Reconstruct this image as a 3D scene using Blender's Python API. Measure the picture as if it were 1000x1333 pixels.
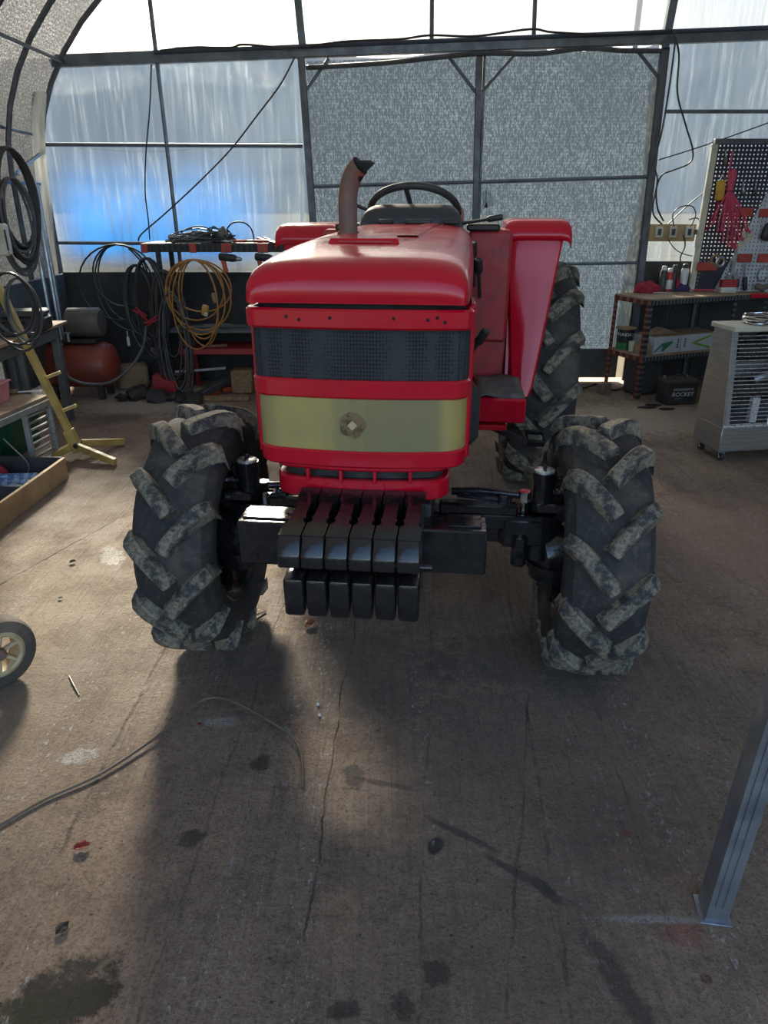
import bpy, bmesh, math, random
from mathutils import Vector, Matrix, Euler, Quaternion
PI = math.pi
S = bpy.context.scene
for o in list(bpy.data.objects):
    bpy.data.objects.remove(o)
COL = S.collection

# ------------------------------------------------------------------ camera
CAM_H, PITCH, FPX, CX, CY = 1.5, math.radians(23.5), 924.0, 500.0, 666.5
cd = bpy.data.cameras.new('camera')
cam = bpy.data.objects.new('camera', cd); COL.objects.link(cam)
cam.location = (0, 0, CAM_H)
cam.rotation_euler = (PI/2 - PITCH, 0, 0)
cd.sensor_fit = 'VERTICAL'; cd.sensor_height = 36.0; cd.lens = 36.0*FPX/1333.0
cd.clip_start = 0.02; cd.clip_end = 2000
S.camera = cam

# ------------------------------------------------------------------ sky, sun, exposure
SUN_EL, SUN_AZ = math.radians(27), math.radians(-13)      # azimuth from +Y, negative = towards -X
w = bpy.data.worlds.new('sky'); S.world = w; w.use_nodes = True
wn = w.node_tree.nodes; wl = w.node_tree.links
sky = wn.new('ShaderNodeTexSky'); sky.sky_type = 'NISHITA'
sky.sun_disc = False; sky.sun_elevation = SUN_EL; sky.sun_rotation = SUN_AZ
sky.air_density = 1.0; sky.dust_density = 2.5; sky.ozone_density = 1.6
wn['Background'].inputs['Strength'].default_value = 0.22
wl.new(sky.outputs['Color'], wn['Background'].inputs['Color'])
sd = bpy.data.lights.new('sun', 'SUN'); sd.energy = 11.5; sd.angle = math.radians(8); sd.color = (1.0, 0.86, 0.66)
sun = bpy.data.objects.new('sun', sd); COL.objects.link(sun)
sdir = Vector((math.sin(SUN_AZ)*math.cos(SUN_EL), math.cos(SUN_AZ)*math.cos(SUN_EL), math.sin(SUN_EL)))
sun.rotation_euler = (-sdir).to_track_quat('-Z', 'Y').to_euler(); sun.location = (-3, 12, 8)
S.view_settings.view_transform = 'Standard'; S.view_settings.look = 'None'
S.view_settings.gamma = 1.0; S.view_settings.use_curve_mapping = False
S.view_settings.exposure = 1.32

# ------------------------------------------------------------------ photo pixel -> direction -> point on a plane
CR = Vector((1, 0, 0)); CF = Vector((0, math.cos(PITCH), -math.sin(PITCH))); CU = CR.cross(CF); CP = Vector((0, 0, CAM_H))
def ray(u, v): return CR*((u-CX)/FPX) - CU*((v-CY)/FPX) + CF
def G(u, v, z=0.0):
    d = ray(u, v); return CP + d*((z-CAM_H)/d.z)
def W(u, v, y):
    d = ray(u, v); return CP + d*(y/d.y)
def XP(u, v, x):
    d = ray(u, v); return CP + d*(x/d.x)

# ------------------------------------------------------------------ mesh builder
class MB:
    def __init__(s): s.bm = bmesh.new()
    def add(s, vs, fs):
        bv = [s.bm.verts.new(v) for v in vs]
        for f in fs:
            try: s.bm.faces.new([bv[i] for i in f])
            except ValueError: pass
        return s
    def box(s, c, size, rot=None, bev=0.0, seg=1):
        b = bmesh.new(); bmesh.ops.create_cube(b, size=1.0)
        for v in b.verts: v.co = Vector((v.co.x*size[0], v.co.y*size[1], v.co.z*size[2]))
        if bev > 0: bmesh.ops.bevel(b, geom=list(b.edges), offset=bev, segments=seg, profile=0.5, affect='EDGES')
        M = Matrix.Translation(c)
        if rot is not None: M = M @ (rot if isinstance(rot, Matrix) else Euler(rot).to_matrix().to_4x4())
        b.transform(M); s.merge(b); return s
    def merge(s, b):
        b.verts.index_update()
        bv = [s.bm.verts.new(v.co) for v in b.verts]
        for f in b.faces:
            try: s.bm.faces.new([bv[v.index] for v in f.verts])
            except ValueError: pass
        b.free()
    def bar(s, p, q, wd, ht=None, bev=0.0, up=Vector((0, 0, 1))):
        p = Vector(p); q = Vector(q); d = q-p; L = d.length; d.normalize()
        ht = wd if ht is None else ht
        if abs(d.dot(up)) > 0.98: up = Vector((0, 1, 0))
        x = d.cross(up).normalized(); z = x.cross(d)
        M = Matrix((x, d, z)).transposed().to_4x4()
        return s.box((p+q)/2, (wd, L, ht), M, bev)
    def tube(s, pts, r, n=8, closed=False, cap=True):
        pts = [Vector(p) for p in pts]; m = len(pts)
        rs = r if isinstance(r, (list, tuple)) else [r]*m
        tang = []
        for i in range(m):
            a = pts[(i-1) % m] if (closed or i > 0) else pts[i]
            b = pts[(i+1) % m] if (closed or i < m-1) else pts[i]
            t = b-a
            tang.append(t.normalized() if t.length > 1e-9 else Vector((0, 0, 1)))
        t0 = tang[0]; u = t0.orthogonal().normalized(); rings = []
        for i in range(m):
            if i > 0:
                q = tang[i-1].rotation_difference(tang[i]); u = q @ u
                u = (u - tang[i]*u.dot(tang[i])).normalized()
            v = tang[i].cross(u)
            rings.append([s.bm.verts.new(pts[i] + (u*math.cos(2*PI*k/n) + v*math.sin(2*PI*k/n))*rs[i]) for k in range(n)])
        for i in range(m if closed else m-1):
            A = rings[i]; B = rings[(i+1) % m]
            for k in range(n):
                try: s.bm.faces.new((A[k], A[(k+1) % n], B[(k+1) % n], B[k]))
                except ValueError: pass
        if cap and not closed:
            s.bm.faces.new(rings[0][::-1]); s.bm.faces.new(rings[-1])
        return s
    def cyl(s, p, q, r, n=16, r2=None):
        return s.tube([p, q], [r, r if r2 is None else r2], n)
    def lathe(s, prof, n=24, M=None, closed=False):
        M = M or Matrix.Identity(4); rings = []
        for (r, z) in prof:
            if r < 1e-6: rings.append([s.bm.verts.new(M @ Vector((0, 0, z)))])
            else: rings.append([s.bm.verts.new(M @ Vector((r*math.cos(2*PI*k/n), r*math.sin(2*PI*k/n), z))) for k in range(n)])
        seq = list(zip(rings, rings[1:])) + ([(rings[-1], rings[0])] if closed else [])
        for A, B in seq:
            for k in range(n):
                f = [A[k % len(A)], A[(k+1) % len(A)], B[(k+1) % len(B)], B[k % len(B)]]
                u = []
                for v in f:
                    if v not in u: u.append(v)
                if len(u) >= 3:
                    try: s.bm.faces.new(u)
                    except ValueError: pass
        return s
    def prism(s, poly, M, d0, d1, bev=0.0):
        """poly in local xy, extruded along local z from d0 to d1"""
        b = bmesh.new()
        lo = [b.verts.new((p[0], p[1], d0)) for p in poly]; hi = [b.verts.new((p[0], p[1], d1)) for p in poly]
        n = len(poly); b.faces.new(lo[::-1]); b.faces.new(hi)
        for k in range(n): b.faces.new((lo[k], lo[(k+1) % n], hi[(k+1) % n], hi[k]))
        if bev > 0: bmesh.ops.bevel(b, geom=list(b.edges), offset=bev, segments=1, profile=0.5, affect='EDGES')
        b.transform(M); s.merge(b); return s
    def loft(s, secs, ring=False, caps=False):
        R = [[s.bm.verts.new(p) for p in sec] for sec in secs]; m = len(R[0])
        for A, B in zip(R, R[1:]):
            for k in range(m if ring else m-1):
                try: s.bm.faces.new((A[k], A[(k+1) % m], B[(k+1) % m], B[k]))
                except ValueError: pass
        if caps: s.bm.faces.new(R[0][::-1]); s.bm.faces.new(R[-1])
        return s
    def mesh(s, name, mat, smooth=True, angle=38):
        bmesh.ops.recalc_face_normals(s.bm, faces=list(s.bm.faces))
        me = bpy.data.meshes.new(name); s.bm.to_mesh(me); s.bm.free()
        if mat: me.materials.append(mat)
        if smooth:
            for p in me.polygons: p.use_smooth = True
            me.set_sharp_from_angle(angle=math.radians(angle))
        return me

def link(name, me, parent=None, loc=None):
    o = bpy.data.objects.new(name, me); COL.objects.link(o)
    if parent: o.parent = parent
    if loc is not None: o.location = loc
    return o
def tag(o, label=None, cat=None, group=None, kind=None):
    if label: o['label'] = label
    if cat: o['category'] = cat
    if group: o['group'] = group
    if kind: o['kind'] = kind
    return o
def thing(name, label, cat, loc=(0, 0, 0), rz=0.0, group=None):
    o = bpy.data.objects.new(name, None); COL.objects.link(o)
    o.empty_display_size = 0.1
    o.location = loc; o.rotation_euler = (0, 0, rz)
    o.matrix_world = Matrix.Translation(loc) @ Matrix.Rotation(rz, 4, 'Z')
    return tag(o, label, cat, group)
def part(t, name, mb, mat, label=None, world=False, smooth=True, angle=38):
    """mesh child of t; coordinates local to the root unless world=True"""
    if world:
        root = t
        M = t['_M'] if '_M' in t else None
        inv = t.matrix_world.inverted() if t.parent is None else t.parent.matrix_world.inverted()
        mb.bm.transform(inv)
    o = link(name, mb.mesh(name, mat, smooth, angle), t)
    if label: o['label'] = label
    return o
def single(name, mb, mat, label, cat, group=None, smooth=True, angle=38):
    """one-mesh thing given in world coordinates; origin moved to its base"""
    vs = [v.co for v in mb.bm.verts]
    lo = Vector([min(v[i] for v in vs) for i in range(3)]); hi = Vector([max(v[i] for v in vs) for i in range(3)])
    c = Vector(((lo.x+hi.x)/2, (lo.y+hi.y)/2, lo.z))
    mb.bm.transform(Matrix.Translation(-c))
    return tag(link(name, mb.mesh(name, mat, smooth, angle), None, c), label, cat, group)
def struct(name, mb, mat, parent=None, smooth=True):
    o = link(name, mb.mesh(name, mat, smooth), parent)
    if parent is None: o['kind'] = 'structure'
    return o
def frame(o, x, y):
    """4x4 from origin and two in-plane axes"""
    x = Vector(x).normalized(); z = x.cross(Vector(y)).normalized(); y = z.cross(x)
    M = Matrix((x, y, z)).transposed().to_4x4(); M.translation = o
    return M
def smoothpath(pts, n=6, closed=False):
    pts = [Vector(p) for p in pts]; out = []; m = len(pts)
    for i in range(m if closed else m-1):
        if closed: a, b, c, d = pts[i-1], pts[i], pts[(i+1) % m], pts[(i+2) % m]
        else: a, b, c, d = pts[max(i-1, 0)], pts[i], pts[i+1], pts[min(i+2, m-1)]
        for k in range(n):
            t = k/n
            out.append(0.5*((2*b) + (c-a)*t + (2*a-5*b+4*c-d)*t*t + (3*b-a-3*c+d)*t**3))
    if not closed: out.append(pts[-1])
    return out
def coil(c, ax, ay, rx, ry, loops, jit, seed, seg=14, thick=0.03):
    rnd = random.Random(seed); ax = Vector(ax); ay = Vector(ay); az = ax.cross(ay)
    pts = []; c = Vector(c)
    for L in range(loops):
        jx, jy = 1+rnd.uniform(-jit, jit), 1+rnd.uniform(-jit, jit); ox, oz = rnd.uniform(-jit, jit)*rx*.6, rnd.uniform(-thick, thick)
        for k in range(seg):
            a = 2*PI*k/seg + PI/2
            pts.append(c + ax*(math.cos(a)*rx*jx+ox*(1-math.sin(a))*.5) + ay*(ry + (math.sin(a)-1)*ry*jy) + az*oz)
    return smoothpath(pts, 2)
def text_part(parent, name, body, size, M, mat, depth=0.0006, sx=1.0):
    cu = bpy.data.curves.new(name, 'FONT'); cu.body = body; cu.size = size; cu.extrude = depth
    cu.align_x = 'CENTER'; cu.align_y = 'CENTER'; cu.resolution_u = 3
    tmp = bpy.data.objects.new(name+'_tmp', cu); COL.objects.link(tmp)
    me = bpy.data.meshes.new_from_object(tmp.evaluated_get(bpy.context.evaluated_depsgraph_get()))
    bpy.data.objects.remove(tmp); bpy.data.curves.remove(cu)
    me.transform(M @ Matrix.Diagonal((sx, 1, 1, 1))); me.materials.clear(); me.materials.append(mat); me.name = name
    return link(name, me, parent)

# ------------------------------------------------------------------ materials
class NT:
    def __init__(s, name):
        s.m = bpy.data.materials.new(name); s.m.use_nodes = True
        s.t = s.m.node_tree; s.t.nodes.clear()
        s.out = s.t.nodes.new('ShaderNodeOutputMaterial')
        tc = s.t.nodes.new('ShaderNodeTexCoord'); s.obj = tc.outputs['Object']; s.gen = tc.outputs['Generated']
    def n(s, typ, ins=None, **props):
        nd = s.t.nodes.new('ShaderNode'+typ)
        for k, v in props.items(): setattr(nd, k, v)
        for k, v in (ins or {}).items(): s.set(nd.inputs[k], v)
        return nd
    def set(s, sock, v):
        if isinstance(v, bpy.types.NodeSocket): s.t.links.new(v, sock)
        elif isinstance(v, (tuple, list)) and sock.type == 'RGBA' and len(v) == 3: sock.default_value = (*v, 1)
        else: sock.default_value = v
    def noise(s, scale, detail=3, rough=0.55, vec=None, dist=0.0):
        return s.n('TexNoise', {'Vector': vec or s.obj, 'Scale': scale, 'Detail': detail, 'Roughness': rough, 'Distortion': dist}).outputs['Fac']
    def map(s, scale=(1, 1, 1), rot=(0, 0, 0), loc=(0, 0, 0), vec=None):
        return s.n('Mapping', {'Vector': vec or s.obj, 'Scale': scale, 'Rotation': rot, 'Location': loc}).outputs['Vector']
    def ramp(s, fac, a, b, ca=0.0, cb=1.0):
        return s.n('MapRange', {'Value': fac, 'From Min': a, 'From Max': b, 'To Min': ca, 'To Max': cb}, interpolation_type='SMOOTHSTEP').outputs['Result']
    def mix(s, fac, a, b, blend='MIX'):
        nd = s.n('Mix', data_type='RGBA', blend_type=blend)
        s.set(nd.inputs['Factor'], fac); s.set(nd.inputs[6], a); s.set(nd.inputs[7], b)
        return nd.outputs[2]
    def math(s, op, a, b=0.0, c=None):
        nd = s.n('Math', operation=op); s.set(nd.inputs[0], a); s.set(nd.inputs[1], b)
        if c is not None: s.set(nd.inputs[2], c)
        return nd.outputs[0]
    def bump(s, h, strength=0.3, dist=0.01):
        return s.n('Bump', {'Height': h, 'Strength': strength, 'Distance': dist}).outputs['Normal']
    def pbr(s, col, rough, metal=0.0, normal=None, **kw):
        p = s.n('BsdfPrincipled', {'Base Color': col, 'Roughness': rough, 'Metallic': metal})
        if normal: s.set(p.inputs['Normal'], normal)
        for k, v in kw.items(): s.set(p.inputs[k.replace('_', ' ')], v)
        return p.outputs[0]
    def done(s, sh):
        s.t.links.new(sh, s.out.inputs['Surface']); return s.m
def simple(name, col, rough=0.5, metal=0.0, col2=None, scale=9.0, lo=0.4, hi=0.7, bump=0.0, bscale=60, rvar=0.1, **kw):
    t = NT(name)
    if col2 is None: col2 = tuple(c*0.72 for c in col)
    f = t.ramp(t.noise(scale, 5, 0.6), lo, hi)
    nrm = t.bump(t.noise(bscale, 3), bump, 0.01) if bump else None
    r = t.ramp(t.noise(scale*1.7, 3), 0.3, 0.7, max(0.02, rough-rvar), min(1, rough+rvar))
    return t.done(t.pbr(t.mix(f, col, col2), r, metal, nrm, **kw))

M = {}
M['red'] = simple('red_paint', (0.50, 0.005, 0.020), 0.20, col2=(0.45, 0.005, 0.019), scale=5, rvar=0.05, Coat_Weight=0.15, Coat_Roughness=0.08, Specular_IOR_Level=0.38)
M['red_dull'] = simple('red_paint_dusty', (0.36, 0.025, 0.03), 0.5, col2=(0.22, 0.03, 0.03), scale=14)
M['black'] = simple('black_gloss_paint', (0.010, 0.010, 0.012), 0.22, col2=(0.018, 0.017, 0.018), scale=20, rvar=0.1, bump=0.12, bscale=45, Coat_Weight=0.3, Coat_Roughness=0.1)
M['blackp'] = simple('black_plastic', (0.018, 0.018, 0.02), 0.5, col2=(0.03, 0.03, 0.032), scale=12)
M['dash'] = simple('dash_plastic', (0.028, 0.030, 0.033), 0.55, col2=(0.045, 0.045, 0.047), scale=12)
M['engine'] = simple('engine_metal', (0.02, 0.02, 0.021), 0.6, col2=(0.045, 0.04, 0.037), scale=12, bump=0.3)
M['rubber'] = simple('rubber', (0.020, 0.020, 0.021), 0.72, col2=(0.042, 0.040, 0.037), scale=6, lo=.45, hi=.75, bump=0.15, bscale=70)
t = NT('tyre_carcass')
f = t.ramp(t.noise(5, 6, 0.65, dist=.4), .44, .72); f2 = t.ramp(t.noise(60, 4), .5, .75)
t_c = t.mix(t.math('MULTIPLY', f, .75), (0.018, 0.018, 0.019), (0.10, 0.085, 0.066)); t_c = t.mix(t.math('MULTIPLY', f2, .35), t_c, (0.11, .10, .085))
M['tyre'] = t.done(t.pbr(t_c, 0.78, 0, t.bump(t.noise(40, 4), .25, .006)))
t = NT('tyre_lug_mud')
f = t.ramp(t.noise(22, 7, 0.75, dist=.3), .40, .58); f2 = t.ramp(t.noise(70, 4), .42, .62)
t_c = t.mix(t.math('MULTIPLY', f, .8), (0.034, 0.035, 0.037), (0.29, 0.25, 0.175)); t_c = t.mix(t.math('MULTIPLY', f2, .45), t_c, (0.035, .034, .033))
M['lug'] = t.done(t.pbr(t_c, 0.85, 0, t.bump(t.noise(70, 5), .4, .006)))
M['chrome'] = simple('worn_chrome', (0.75, 0.75, 0.74), 0.16, 1.0, col2=(0.5, 0.48, 0.46), scale=20)
M['silver'] = simple('silver_cap', (0.8, 0.8, 0.78), 0.3, 0.6, col2=(0.4, 0.38, 0.36), scale=40)
M['galv'] = simple('galvanised_steel', (0.36, 0.39, 0.43), 0.36, 0.8, col2=(0.22, 0.245, 0.28), scale=7, rvar=.1)
M['bar'] = simple('dull_steel_tube', (0.12, 0.13, 0.15), 0.5, 0.6, col2=(0.08, 0.085, 0.1), scale=8)
M['rail'] = simple('frame_rail_steel', (0.16, 0.19, 0.23), 0.45, 0.5, col2=(0.1, 0.12, 0.15), scale=8)
M['rust'] = simple('rusty_exhaust', (0.17, 0.13, 0.11), 0.7, 0.3, col2=(0.25, 0.125, 0.08), scale=16, lo=.4, hi=.65, bump=.3, bscale=50)
M['matt_black'] = simple('matt_black', (0.012, 0.011, 0.011), 0.9)  # flat black for the shaded hood gap, rivet holes and pipe mouth
t = NT('radiator_mesh')
v = t.map(scale=(112, 112, 95))
vor = t.n('TexVoronoi', {'Vector': v, 'Scale': 1.0, 'Randomness': 0.15}).outputs['Distance']
hole = t.ramp(vor, .28, .42); dirt = t.ramp(t.noise(9, 5), .45, .7)
c = t.mix(hole, (0.004, 0.005, 0.006), (0.024, 0.027, 0.031)); c = t.mix(t.math('MULTIPLY', dirt, .25), c, (0.05, 0.054, 0.058))
M['mesh'] = t.done(t.pbr(c, 0.75, 0.0, t.bump(hole, .6, .004)))
t = NT('yellowed_lens')
f = t.ramp(t.noise(4, 4), .35, .65); g = t.ramp(t.noise(2.2, 2, vec=t.map(scale=(3.2, .4, .12), loc=(.42, 0, 0))), .42, .58)
c = t.mix(f, (0.44, 0.335, 0.10), (0.34, 0.28, 0.115)); c = t.mix(t.math('MULTIPLY', g, .85), c, (0.21, 0.185, 0.10))
M['lens'] = t.done(t.pbr(c, 0.27, 0, t.bump(t.noise(90, 2), .05, .003), Coat_Weight=.4, Coat_Roughness=.12, Subsurface_Weight=.15, Subsurface_Radius=(.02, .02, .01)))
M['grime'] = simple('brown_grime', (0.07, 0.045, 0.022), 0.7, col2=(0.2, 0.13, 0.06), scale=60, lo=.35, hi=.6)
M['pale'] = simple('pale_residue', (0.48, 0.38, 0.22), 0.6)
M['mat'] = simple('floor_mat', (0.10, 0.093, 0.09), 0.85, col2=(0.16, 0.145, 0.135), scale=18, bump=.4)
M['seat'] = simple('seat_vinyl', (0.28, 0.09, 0.03), 0.5, col2=(0.18, .06, .03))
M['wood'] = None
t = NT('plank_wood')
g = t.noise(6, 6, 0.6, vec=t.map(scale=(6, .7, 6)), dist=.6)
M['wood'] = t.done(t.pbr(t.mix(t.ramp(g, .3, .7), (0.30, 0.20, 0.11), (0.17, 0.105, 0.055)), 0.75, 0, t.bump(g, .15, .005)))
M['woodlight'] = simple('pine_board', (0.42, 0.29, 0.15), 0.7, col2=(0.28, .185, .095), scale=5)
M['woodtop'] = simple('benchtop_ply', (0.34, 0.24, 0.145), 0.75, col2=(0.22, .15, .09), scale=6)
M['yellow'] = simple('yellow_paint', (0.50, 0.36, 0.10), 0.5, col2=(0.36, .22, .07), scale=7)
M['steelpaint'] = simple('grey_steel_paint', (0.14, 0.155, 0.165), 0.5, 0.3, col2=(0.09, .095, .10), scale=7)
M['slatmetal'] = simple('aluminium_slat', (0.36, 0.38, 0.38), 0.45, 0.4, col2=(0.22, .23, .23))
M['pink'] = simple('pink_plastic', (0.70, 0.26, 0.28), 0.5)
M['green'] = simple('green_plastic', (0.012, 0.10, 0.045), 0.45, col2=(0.008, .06, .03), scale=4)
M['darkgrey'] = simple('dark_grey_plastic', (0.05, 0.052, 0.056), 0.55)
M['blueplastic'] = simple('blue_white_wrap', (0.35, 0.46, 0.60), 0.4, col2=(0.08, .16, .36), scale=24, lo=.45, hi=.55)
M['whiteplastic'] = simple('white_plastic', (0.62, 0.62, 0.60), 0.45)
M['redcloth'] = simple('red_cloth', (0.36, 0.025, 0.04), 0.9, col2=(0.2, .015, .03), scale=25, bump=.5)
M['bluecloth'] = simple('navy_cloth', (0.03, 0.025, 0.10), 0.9, col2=(.06, .04, .12), scale=25, bump=.5)
M['pinkrope'] = simple('pink_rope', (0.60, 0.07, 0.14), 0.7, col2=(.42, .05, .11), scale=60, bump=.4, bscale=200)
M['cable'] = simple('black_cable', (0.022, 0.022, 0.024), 0.5, col2=(.04, .04, .042))
M['cablegrey'] = simple('grey_cable', (0.10, 0.105, 0.11), 0.5, col2=(.06, .06, .065))
M['cablebrown'] = simple('brown_cable', (0.075, 0.055, 0.048), 0.6)
M['orangecord'] = simple('orange_cord', (0.42, 0.20, 0.045), 0.55, col2=(.28, .13, .04))
M['plugyellow'] = simple('yellow_plug', (0.55, 0.30, 0.05), 0.5)
M['boardblack'] = simple('black_rubber_board', (0.030, 0.032, 0.034), 0.75, col2=(0.050, .048, .045), scale=4, bump=.2)
M['boardgrey'] = simple('grey_sheet', (0.085, 0.10, 0.105), 0.5, col2=(0.05, .06, .065), scale=4, lo=.35, hi=.65)
M['tank'] = simple('red_tank_paint', (0.26, 0.05, 0.03), 0.45, col2=(0.12, .035, .028), scale=5)
M['motor'] = simple('grey_brown_motor', (0.14, 0.125, 0.11), 0.65, col2=(.09, .08, .07), scale=8)
M['angle_grey'] = None
def perforated(name, col, col2, ax='h'):
    t = NT(name)
    v = t.n('SeparateXYZ', {'Vector': t.obj})
    fx = t.math('FRACT', t.math('MULTIPLY', (v.outputs[2] if ax == 'z' else t.math('ADD', v.outputs[0], v.outputs[1])), 22.0))
    slot = t.ramp(t.math('ABSOLUTE', t.math('SUBTRACT', fx, .5)), .26, .3)
    c = t.mix(t.ramp(t.noise(9, 4), .4, .7), col, col2)
    c = t.mix(t.math('MULTIPLY', t.math('SUBTRACT', 1.0, slot), .8), c, (.01, .01, .01))
    return t.done(t.pbr(c, .55, .3))
M['angle_grey'] = perforated('slotted_angle_grey', (0.13, 0.15, 0.16), (0.09, .10, .105))
M['angle_red'] = perforated('slotted_angle_rusty', (0.30, 0.085, 0.05), (0.2, .07, .05))
M['angle_dark'] = perforated('slotted_angle_dark', (0.03, 0.032, 0.035), (0.05, .045, .045))
for nm_, a_, b_ in (('angle_grey', (0.13, 0.15, 0.16), (0.09, .10, .105)), ('angle_red', (0.30, 0.085, 0.05), (0.2, .07, .05)), ('angle_dark', (0.04, 0.042, 0.045), (0.05, .045, .045))): M[nm_+'_z'] = perforated('upright_'+nm_, a_, b_, 'z')
t = NT('brushed_sheet_metal')
br = t.noise(8, 4, .6, vec=t.map(scale=(1, 1, 14)))
M['sheet'] = t.done(t.pbr(t.mix(t.ramp(br, .3, .7), (0.42, 0.41, 0.385), (0.31, .31, .30)), .36, .75, t.bump(br, .06, .004)))
M['cream'] = simple('cream_edge', (0.55, 0.53, 0.42), 0.5)
M['heatreflect'] = simple('dull_reflector', (0.22, 0.24, 0.26), 0.35, 0.7, col2=(.15, .16, .175))
M['peg_dark'] = None
def pegmat(name, col):
    t = NT(name)
    v = t.n('SeparateXYZ', {'Vector': t.obj})
    def cell(a): return t.math('SUBTRACT', t.math('FRACT', t.math('MULTIPLY', a, 32.0)), .5)
    a = cell(v.outputs[0]); b = cell(v.outputs[2])
    d = t.math('SQRT', t.math('ADD', t.math('MULTIPLY', a, a), t.math('MULTIPLY', b, b)))
    hole = t.math('LESS_THAN', d, .20)
    base = t.pbr(t.mix(t.ramp(t.noise(6, 4), .4, .7), col, tuple(x*.75 for x in col)), .5, .2)
    tr = t.n('BsdfTransparent', {'Color': (1, 1, 1)}).outputs[0]
    mx = t.n('MixShader', {0: hole, 1: base, 2: tr})
    return t.done(mx.outputs[0])
M['peg_dark'] = pegmat('pegboard_dark', (0.035, 0.035, 0.055))
M['peg_pale'] = pegmat('pegboard_pale', (0.55, 0.60, 0.66))
M['redtag'] = simple('red_tag', (0.42, 0.06, 0.045), 0.6, col2=(.32, .04, .03))
M['toolsteel'] = simple('tool_steel', (0.42, 0.42, 0.41), 0.35, 0.8, col2=(.25, .25, .25))
M['orange_tool'] = simple('orange_tool_plastic', (0.50, 0.09, 0.035), 0.5, col2=(.36, .06, .03))
M['white_can'] = simple('white_can', (0.60, 0.60, 0.58), 0.35, col2=(.5, .5, .5))
M['red_can'] = simple('red_can', (0.45, 0.03, 0.03), 0.35)
M['yellow_can'] = simple('yellow_can', (0.62, 0.36, 0.04), 0.4)
M['green_mark'] = simple('green_print', (0.16, 0.38, 0.03), 0.5)
M['green_mark2'] = simple('dark_green_print', (0.02, 0.20, 0.10), 0.5)
M['can_black'] = simple('black_tin', (0.014, 0.016, 0.02), 0.4)
M['can_green'] = simple('green_tin', (0.02, 0.19, 0.045), 0.4)
M['white_print'] = simple('white_print', (0.75, 0.75, 0.75), 0.5, col2=(.7, .7, .7))
M['navy_print'] = simple('navy_print', (0.02, 0.035, 0.07), 0.5)
M['carton'] = simple('white_carton', (0.46, 0.48, 0.50), 0.6, col2=(.40, .42, .44), scale=5)
M['cardboard'] = simple('brown_cardboard', (0.30, 0.20, 0.12), 0.8)
M['battery'] = simple('battery_case', (0.022, 0.023, 0.025), 0.5, col2=(.04, .04, .042))
M['batterytop'] = simple('battery_lid', (0.065, 0.062, 0.058), 0.65)
M['leaf'] = simple('dry_leaf', (0.33, 0.12, 0.05), 0.7, col2=(.18, .06, .03), scale=40)
M['leafred'] = simple('red_leaf', (0.26, 0.03, 0.02), 0.7, col2=(.12, .02, .02), scale=40)
M['leafdark'] = simple('dark_leaf', (0.025, 0.022, 0.02), 0.8)
M['cartrubber'] = simple('dusty_cart_rubber', (0.15, 0.12, 0.09), 0.8, col2=(.06, .052, .045), scale=6, lo=.35, hi=.65)
M['cartrim'] = simple('cream_cart_rim', (0.50, 0.40, 0.24), 0.55, col2=(.33, .24, .14), scale=12)
M['wire'] = simple('dull_wire', (0.15, 0.12, 0.095), 0.5, .3)
M['hill'] = simple('hazy_hillside', (0.10, 0.12, 0.13), 0.95, col2=(.16, .17, .17), scale=.05)
M['tarp'] = simple('blue_tarpaulin', (0.012, 0.16, 0.62), 0.95, col2=(.03, .22, .70), scale=2, Specular_IOR_Level=0.0)
M['yard'] = simple('field_soil', (0.12, 0.11, 0.085), 1.0, col2=(.09, .085, .06), scale=.6, Specular_IOR_Level=0.0)

# translucent covers
def film(name, tint, transp, wrinkle=0.5, trl=(0.80, 0.86, 0.92)):
    t = NT(name)
    st = t.noise(7, 5, .65, vec=t.map(scale=(3.2, 1, .16), rot=(0, .12, 0)), dist=.4)
    big = t.noise(1.1, 3)
    k = t.ramp(st, .50, .72)
    fac = t.math('MULTIPLY', t.ramp(big, .3, .7, .85, 1.1), transp)
    fac = t.math('SUBTRACT', fac, t.math('MULTIPLY', k, wrinkle*transp))
    ridge = t.math('ABSOLUTE', t.math('SUBTRACT', t.noise(5, 3, .5, vec=t.map(scale=(4.5, 1, .13), rot=(0, -.10, 0)), dist=.3), .5))
    ridge = t.math('MULTIPLY', t.ramp(ridge, 0, .035, 1, 0), t.ramp(t.noise(2.3, 2), .42, .62))
    lo_ = tuple(c_*.82 for c_ in trl); hi_ = tuple(min(1, c_*1.18) for c_ in trl)
    tc_ = t.mix(t.ramp(st, .35, .7), lo_, hi_)
    tc_ = t.mix(t.math('MULTIPLY', ridge, .75), tc_, tuple(min(1, c_*1.9) for c_ in (trl[0]*1.12, trl[1], trl[2]*.85)))  # bright glints of the wrinkles painted into the film colour
    tl = t.n('BsdfTranslucent', {'Color': tc_, 'Normal': t.bump(st, .35, .02)}).outputs[0]
    tr = t.n('BsdfTransparent', {'Color': tint}).outputs[0]
    m1 = t.n('MixShader', {0: fac, 1: tl, 2: tr}).outputs[0]
    gl = t.n('BsdfGlossy', {'Color': (1, 1, 1), 'Roughness': .25}).outputs[0]
    return t.done(t.n('MixShader', {0: .05, 1: m1, 2: gl}).outputs[0])
M['film'] = film('frosted_film', (0.85, 0.93, 1.0), 0.46, .55, (.045, .060, .079))
M['filmclear'] = film('clear_film', (0.96, 0.98, 1.0), 0.14, .4, (.052, .061, .072))
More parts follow.
